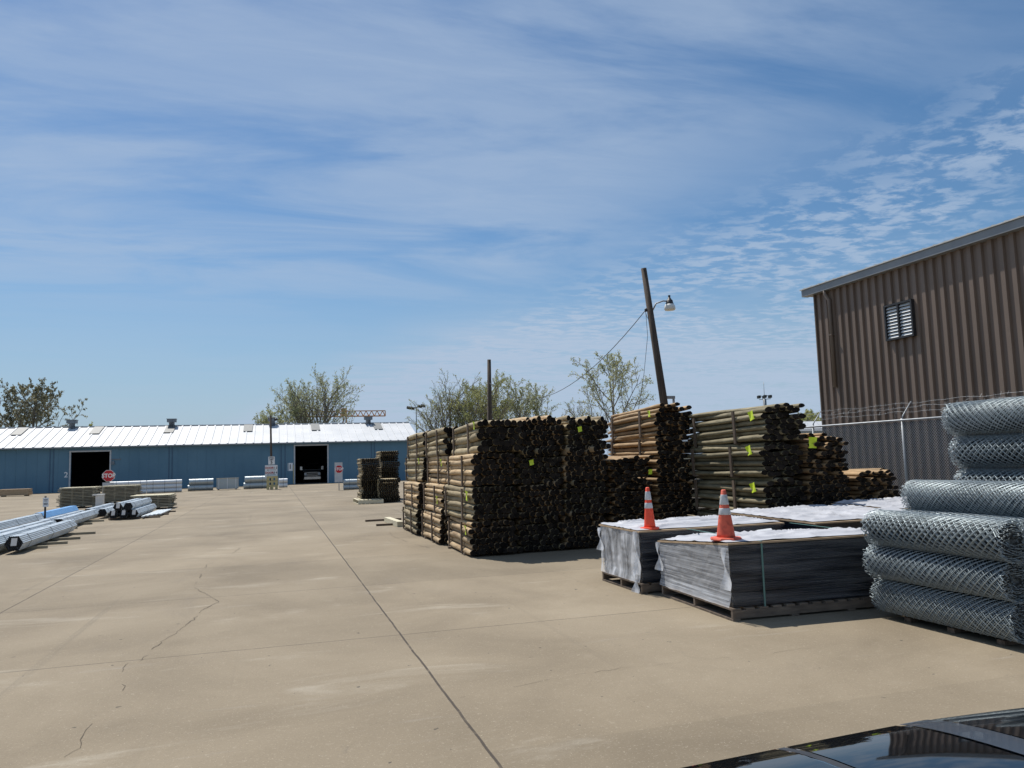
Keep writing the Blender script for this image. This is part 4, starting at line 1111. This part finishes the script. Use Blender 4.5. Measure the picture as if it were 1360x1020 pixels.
# ------------------------------------------------------------------ utility poles and wires
up = thing('leaning_pole', 'dark wooden utility pole leaning over the rail stacks with a lamp on a curved arm', 'utility pole', (13.45,24,0))
top = Vector((12.47-13.45,0,8.58)); p = MB(); p.tube([(0,0,0), top*.5, top], [.165,.135,.10], 12); p.build('pole', M['pole_wood'], up)
zl = 7.1; px = top.x*zl/8.58
a = MB(); a.tube([(px+.08,-.02,zl-.05),(px+.22,-.06,zl+.22),(px+.48,-.10,zl+.31),(px+.66,-.12,zl+.30)], .026, 6); a.build('lamp_arm', M['lamp_metal'], up)
h = MB(); c0 = (px+.72,-.12,0)
h.lathe([(.035,zl+.44),(.06,zl+.40),(.08,zl+.36),(.11,zl+.34),(.13,zl+.24),(.15,zl+.20)], c0, 14); h.box(c0[0]-.03,c0[0]+.03,c0[1]-.03,c0[1]+.03,zl+.44,zl+.52); ho = h.build('lamp_head', M['black_metal'], up)
h = MB(); h.lathe([(.15,zl+.199),(.19,zl+.12),(.20,zl+.02),(.17,zl-.02),(.03,zl-.03)], c0, 14); h.build('lamp_shade', M['lamp_glass'], ho)
h = MB(); h.lathe([(.03,-.06),(.05,-.03),(.05,.03),(.03,.06)], (px-.17,-.02,zl-.02), 8); h.bar((px-.17,-.02,zl-.02),(px-.05,0,zl-.02),.02,.02); h.build('insulator', M['black_metal'], up)
h = MB(); h.box(-.36,-.02,-.06,.06,3.95,4.05); h.box(-.08,-.03,-.04,.04,3.5,3.948); h.build('bracket', M['steel_grey'], up)
def wire(pts, r_, label, name='power_line'):
    mb = MB(); mb.tube(pts, r_, 4, caps=False); return tag(mb.build(name, M['cable']), label, 'cable')
A_ = Vector((13.45+px-.17, 24, zl-.02)); B_ = Vector((13.93,50,7.25))
pts = []
for i in range(25):
    t = i/24; q = A_.lerp(B_, t); q.z -= 4*2.05*t*(1-t)*1.0; pts.append(q)
wire(pts, .013, 'sagging black service cable between the leaning pole and the straight bare pole')
pts = [A_ + Vector((0,.02,-.05)), A_ + Vector((.1,.1,-.25)), A_ + Vector((.28,.12,-.35))]
mb = MB(); mb.tube([A_ + Vector((-.0,.0,-.06)), A_ + Vector((.06,.05,-.9)), A_ + Vector((-.02,.3,-2.2)), A_ + Vector((-.18,.6,-3.6))], .008, 4, caps=False); mb.tube(pts, .009, 4, caps=False)
tag(mb.build('hanging_cable', M['cable']), 'thin loose cable hanging from the insulator of the leaning pole', 'cable')
sp2 = thing('bare_pole', 'straight bare wooden pole standing behind the big post stack', 'utility pole', (13.8,50,0))
p = MB(); p.tube([(0,0,0),(.12,0,4.5),(.19,0,8.8)], [.19,.17,.125], 10); p.build('pole', M['pole_wood'], sp2)
p = MB(); p.bar((-.02,-.05,7.35),(.5,-.05,7.0),.03,.03); p.tube([(-.05,-.17,0),(-.02,-.17,5.6)], .05, 6); p.build('conduit', M['pole_wood'], sp2)

ft = thing('floodlight_mast', 'thin mast with two dark floodlight heads beyond the warehouse gable', 'light mast', (25.0,140,0))
p = MB(); p.tube([(0,0,0),(0,0,12.0)], [.16,.09], 6); p.bar((-1.5,0,11.9),(1.3,0,12.15),.12,.12); p.build('mast', M['steel_grey'], ft)
for x, z in ((-1.35,11.95),(-.75,11.85),(.65,12.2),(1.25,12.3)):
    h = MB(); h.obox(Matrix.Translation((x,-.1,z)) @ Matrix.Rotation(.4,4,'X') @ Matrix.Rotation(.2,4,'Y'), .8, .5, .42); h.build('floodlight', M['black_metal'], ft)
an = thing('radio_mast', 'distant steel mast with a ring of lights above the stepped rail stacks', 'mast', (107.0,150,0))
p = MB(); p.tube([(0,0,0),(0,0,14.0)], [.5,.38], 8); p.tube([(0,0,14),(0,0,18.0)], .05, 4)
for s in (-1,1): p.bar((-1.4,0,13.9+.75*(s>0)),(1.6,0,14.1+.75*(s>0)),.18,.15)
p.build('mast', M['steel_grey'], an)
for k in range(6):
    h = MB(); a = 2*PI*k/6; h.obox(Matrix.Translation((1.4*math.cos(a),1.4*math.sin(a),14.55)), .55, .55, .6); h.build('light_head', M['black_metal'], an)

cr = thing('tower_crane', 'orange lattice tower crane far behind the warehouse roof', 'crane', (21.6,250,0))
p = MB()
for a in (-.5,.5):
    for b_ in (-.5,.5): p.bar((a,b_,0),(a,b_,19.4),.22,.22)
for k in range(12):
    z = k*1.6; p.bar((-.5,-.5,z),(.5,-.5,z+1.6),.12,.12); p.bar((.5,-.5,z),(.5,.5,z+1.6),.12,.12)
p.box(-1.0,.6,-.7,.7,17.2,19.8); p.build('tower', M['crane'], cr)
def jib(x0, x1, nm):
    j = MB(); z0, z1 = 17.2, 18.9
    j.bar((x0,-.5,z0),(x1,-.5,z0),.28,.28); j.bar((x0,.5,z0),(x1,.5,z0),.28,.28); j.bar((x0,0,z1),(x1,0,z1),.28,.28)
    n = max(3, int(abs(x1-x0)/1.7)); 
    for k in range(n):
        a = x0+(x1-x0)*k/n; b_ = x0+(x1-x0)*(k+1)/n; m_ = (a+b_)/2
        for y in (-.5,.5): j.bar((a,y,z0),(m_,0,z1),.16,.16); j.bar((m_,0,z1),(b_,y,z0),.16,.16)
    j.bar((x1,0,z0),(x1,0,z1),.25,.25); j.build(nm, M['crane'], cr)
jib(.6, 12.9, 'jib'); jib(-1.0, -13.0, 'counter_jib')

# ------------------------------------------------------------------ trees
def grow(seed, H, tr, fork, spread, up, n1, n2, n3, leaves, leaf_s, lean=0.0, twig=.030, droop=0.0, low=.3):
    r = random.Random(seed); wood = MB(); lv = MB()
    def seg(p, d, ln, rad, nseg, trop, wob):
        pts = [p.copy()]; d = d.normalized()
        for i in range(nseg):
            d = (d + Vector((r.gauss(0,wob), r.gauss(0,wob), r.gauss(0,wob)+trop))).normalized()
            pts.append(pts[-1] + d*ln/nseg)
        return pts, d
    def leaf(p, s):
        q = Euler((r.uniform(0,6.3), r.uniform(0,6.3), r.uniform(0,6.3))).to_matrix()
        a, b_ = q @ Vector((s,0,0)), q @ Vector((0,s*.62,0)); c = q @ Vector((0,0,s*.2))
        lv.add([p-a, p-b_+c, p+a, p+b_+c], [(0,1,2),(0,2,3)])
    def branch(p, d, ln, rad, lev):
        cnt = (n1, n2, n3)[lev] if lev < 3 else 0
        nseg = (7,6,4,3)[lev]
        pts, de = seg(p, d, ln, rad, nseg, (up, up*.8, up*.4, -droop)[lev], (.05,.10,.14,.2)[lev])
        wood.tube(pts, [max(rad*(1-.72*i/nseg), twig*.55) for i in range(nseg+1)], (8,5,4,3)[lev], caps=False)
        if lev == 3 or (lev == 2 and n3 == 0):
            for _ in range(leaves):
                t = r.uniform(.25,1.0)*(nseg-.001); i = int(t); c = pts[i].lerp(pts[i+1], t-i)
                leaf(c + Vector((r.gauss(0,.12), r.gauss(0,.12), r.gauss(0,.12))), leaf_s*r.uniform(.6,1.3))
            return
        for k in range(cnt):
            f0 = (low, .18, .15)[lev]; t = (f0 + (1-f0)*(k+r.random()*.8)/cnt)
            t = min(t, .985)*nseg; i = int(t); c = pts[i].lerp(pts[i+1], t-i); ax = (pts[i+1]-pts[i]).normalized()
            a = (2.4*k + r.uniform(-.5,.5)); o = ax.orthogonal().normalized(); o = (Matrix.Rotation(a, 3, ax) @ o)
            sp = (spread, spread*.95, spread*1.0)[lev]*r.uniform(.75,1.25)
            nd = ax*math.cos(sp) + o*math.sin(sp)
            tt = t/nseg
            l2 = ln*((.78,.58,.50)[lev])*(1.08-.55*tt if lev == 0 else 1.0-.45*tt)*r.uniform(.8,1.15)
            branch(c, nd, l2, max(rad*(.52,.5,.5)[lev]*(1-.4*tt), twig), lev+1)
    for k in range(fork):
        a = 2*PI*k/fork + r.uniform(-.4,.4); s = 0.0 if fork == 1 else r.uniform(.10,.30)*(.6+spread*.5)
        branch(Vector((.25*math.cos(a)*(fork>1), .25*math.sin(a)*(fork>1), 0)), Vector((math.sin(s)*math.cos(a)+lean, math.sin(s)*math.sin(a), math.cos(s))), H*.80*(1 if k == 0 else r.uniform(.75,1)), tr*(1 if k == 0 else .75), 0)
    zm = max(v[2] for v in wood.v); k = H/zm
    for b_ in (wood, lv): b_.v = [(x*k, y*k, z*k) for x,y,z in b_.v]
    return wood, lv
def tree(name, loc, args, leafm, label, group='spring trees beyond the warehouse', rz=0.0):
    w_, l_ = grow(*args[0], **args[1])
    root = thing(name, label, 'tree', loc, rz, group)
    w_.build('trunk', M['bark'], root); l_.build('crown', M[leafm], root)
    return root
def dup(root, loc, sc, rz, label):
    c = copy_tree(root); c.location = loc; c.scale = sc; c.rotation_euler = (0,0,rz); c['label'] = label; return c
# far left, broad and bronze-leaved
bt = tree('broad_tree', (-41.0,150,0), ((5, 18.4, .42, 2, .78, .05, 8, 7, 6, 14, 0.186), dict(droop=.02, low=.28)), 'leaf_brown', 'broad bronze-leaved tree alone behind the left end of the white roof')
bt.scale = (.86,.86,1)
bs = tree('low_tree', (-31.5,150,0), ((9, 10.3, .2, 3, .6, .05, 6, 5, 4, 15, 0.211), dict(low=.15)), 'leaf_green', 'low green bush top just right of the broad bronze tree')
dup(bs, (-28.5,152,0), (1,1,.92), 1.3, 'second low bush top peeping over the roof right of the broad bronze tree')
# vase tree behind the crane
t2 = tree('vase_tree', (6.6,140,0), ((21, 19.2, .40, 5, .50, .06, 8, 7, 6, 5, 0.149), dict(low=.15)), 'leaf_pale', 'wide many-stemmed tree with pale young leaves behind the crane jib')
t2b = tree('small_tree', (.2,138,0), ((33, 12.6, .2, 3, .55, .05, 6, 6, 5, 9, 0.149), dict(low=.15)), 'leaf_pale', 'small pale tree at the left foot of the wide many-stemmed tree')
t3 = tree('vase_tree', (23.6,110,0), ((41, 15.9, .30, 4, .48, .06, 8, 7, 5, 3, 0.112), dict(low=.12)), 'leaf_green', 'grey twiggy tree at the left end of the clump behind the big post stack')
t4 = tree('leafy_tree', (28.3,108,0), ((52, 15.3, .34, 3, .52, .05, 8, 7, 6, 8, 0.118), dict(low=.2)), 'leaf_green', 'leafy green tree in the middle of the clump, left of the bare pole')
dup(t4, (31.6,112,0), (.85,.85,.97), 2.0, 'leafy green tree right behind the straight bare pole')
t5 = tree('columnar_tree', (35.6,110,0), ((61, 14.9, .20, 1, .42, .10, 12, 6, 5, 10, 0.124), dict(low=.2)), 'leaf_pale', 'slim upright pale tree just right of the straight bare pole')
dup(t5, (38.0,112,0), (1.15,1.15,.93), 2.1, 'slim upright tree at the right end of the clump')
t6 = tree('bare_tree', (38.5,98,0), ((71, 10.3, .16, 3, .55, .05, 7, 6, 5, 2, 0.093), dict(low=.1)), 'leaf_green', 'low nearly bare tree between the clump and the open tree by the pole')
dup(t6, (36.0,85,0), (.95,.95,1.02), 1.0, 'nearly bare twiggy tree at the left foot of the open tree by the pole')
dup(t6, (23.6,150,0), (1.1,1.1,.93), 2.6, 'bare tree top behind the floodlight mast')
dup(t6, (30.5,150,0), (1.0,1.0,.90), 4.1, 'bare tree top low between the floodlight mast and the twiggy tree')
dup(bs, (28.0,112,0), (.8,.8,.72), .5, 'low bush at the foot of the clump above the big post stack')
dup(bs, (40.5,108,0), (.7,.7,.82), 3.5, 'low green bush top right of the clump')
tree('open_tree', (34.6,75,0), ((83, 13.4, .20, 1, .62, .06, 9, 7, 6, 11, 0.099), dict(low=.25)), 'leaf_pale', 'open tree with sparse pale leaves just left of the leaning pole')
for i, (x, y, s, rz) in enumerate(((77,100,.80,.2),(80.5,101,.76,1.7),(84,103,.82,3.0))):
    dup(bs, (x,y,0), (s*1.3,s*1.3,s), rz, 'distant green treetop behind the far white shed, %s of three' % ('left','middle','right')[i])
# far white shed
sh = thing('white_shed', 'far white-roofed shed glimpsed between the stepped rail stacks and the brown building', 'building', (62,80,0))
b = MB(); b.box(0,9,0,6,0,4.4); b.build('wall', M['sign_grey'], sh)
b = MB(); b.add([(-.3,-.4,4.42),(9.3,-.4,4.42),(9.3,3,5.75),(-.3,3,5.75),(9.3,6.4,4.42),(-.3,6.4,4.42)], [(0,1,2,3),(3,2,4,5),(0,3,5),(1,4,2)]); b.build('roof', M['white_roof'], sh)

# ------------------------------------------------------------------ black car the photographer leans over (front to the left)
car = thing('black_car', 'glossy black car with a glass roof at the bottom right corner', 'car', (0,.66,0))
def roof_z(x):      # centre line height along the car
    pts = [(-1.75,.62),(-1.6,.80),(-1.4,.95),(-1.0,1.02),(-.4,1.28),(.10,1.45),(.50,1.495),(1.2,1.512),(1.9,1.495),(2.5,1.36),(3.05,1.14),(3.3,1.06),(3.42,.80)]
    for (a,za),(b_,zb) in zip(pts, pts[1:]):
        if a <= x <= b_:
            t = (x-a)/(b_-a); t = t*t*(3-2*t)*.5 + t*.5; return za+(zb-za)*t
    return pts[0][1] if x < pts[0][0] else pts[-1][1]
body = MB()
secs = []
for i in range(29):
    x = -1.75 + 5.17*i/28; e = min(1, (x+1.75)/.5, (3.42-x)/.4); hw_ = .72 + .20*max(0,e)**.5
    zt_ = min(roof_z(x), 1.0) - .02; zb = .24
    s = []
    for yy, zz in ((-.94,.0),(-1.0,.22),(-1.0,.55),(-.97,.82),(-.86,.97),(-.45,1.0),(0,1.0),(.45,1.0),(.86,.97),(.97,.82),(1.0,.55),(1.0,.22),(.94,0)):
        s.append((x, yy*hw_, zb + (zt_-zb)*zz))
    secs.append(s)
n = len(secs[0]); vs = [p for s in secs for p in s]; fs = [tuple(range(n)), tuple(reversed([28*n+k for k in range(n)]))]
for i in range(28):
    for k in range(n): fs.append((i*n+k, i*n+(k+1)%n, (i+1)*n+(k+1)%n, (i+1)*n+k))
body.add(vs, fs, 0, True); body.build('body', M['car_black'], car, fix=True)
def top_pt(x, v, lift=0.0):
    """point on the upper skin: v in -1..1 across"""
    zc = roof_z(x); hw_ = .61 + (.20 if x < .35 or x > 2.9 else 0)*0
    w_ = .64 - .10*max(0, min(1, (x-.2)/.9))*0
    y = v*w_
    drop = .040*abs(v)**2.2 + .020*abs(v)**10
    return (x, y, zc - drop + lift)
def skin(x0, x1, v0, v1, name, m, lift, parent=car, nu=26, nv=18, thick=.006):
    b = MB()
    b.grid(nu, nv, lambda u, v: top_pt(x0+(x1-x0)*u, v0+(v1-v0)*v, lift))
    b.grid(nu, nv, lambda u, v: top_pt(x1-(x1-x0)*u, v0+(v1-v0)*v, lift-thick))
    return b.build(name, m, parent)
skin(-.95, 2.98, -1.0, 1.0, 'roof_frame', M['car_black'], -.004, nu=60, nv=24)
skin(-.9, .872, -.93, .93, 'windshield', M['car_glass'], .001)
skin(.896, 1.145, -.93, .93, 'roof_glass', M['car_glass'], .001)
skin(1.152, 1.222, -.93, .93, 'roof_bar', M['car_bar'], .002, nv=30)
skin(1.23, 2.15, -.93, .93, 'roof_glass', M['car_glass'], .001)
skin(2.2, 2.92, -.9, .9, 'rear_window', M['car_glass'], .002)
skin(.876, .892, -.93, .93, 'roof_seam', M['black_metal'], .001, nu=3)
for s in (-1,1):
    # side glass below the roof edge
    g_ = MB(); 
    def sg_(u, v):
        x = -.85 + 3.70*u; zt = roof_z(x)-.072; zb = .96; y = s*(.64 + .20*(1-v))
        return (x, y, zb + max(.01, zt-zb)*v)
    g_.grid(30, 6, sg_); g_.build('side_window', M['car_glass'], car)
    m_ = MB(); m_.lathe([(.03,-.09),(.075,-.06),(.085,0),(.07,.07),(.02,.09)], (-.6,s*1.02,1.02), 12, axis='Y'); m_.build('mirror', M['car_black'], car)
    h_ = MB(); h_.lathe([(.03,-.06),(.09,-.02),(.10,.03),(.05,.08)], (-1.66,s*.62,.66), 14, axis='X'); h_.build('headlight', M['lens'], car)
    for x in (-.95,2.45):
        t = MB(); t.lathe([(.22,-.11),(.31,-.11),(.335,-.08),(.335,.08),(.31,.11),(.22,.11)], (x,s*.80,.335), 28, axis='Y'); to = t.build('wheel', M['rubber'], car)
        t = MB(); t.lathe([(.02,-.05),(.10,-.06),(.21,-.10),(.225,-.09),(.225,.09),(.21,.10),(.10,.06),(.02,.05)], (x,s*.80,.335), 24, axis='Y'); t.build('rim', M['alloy'], to)
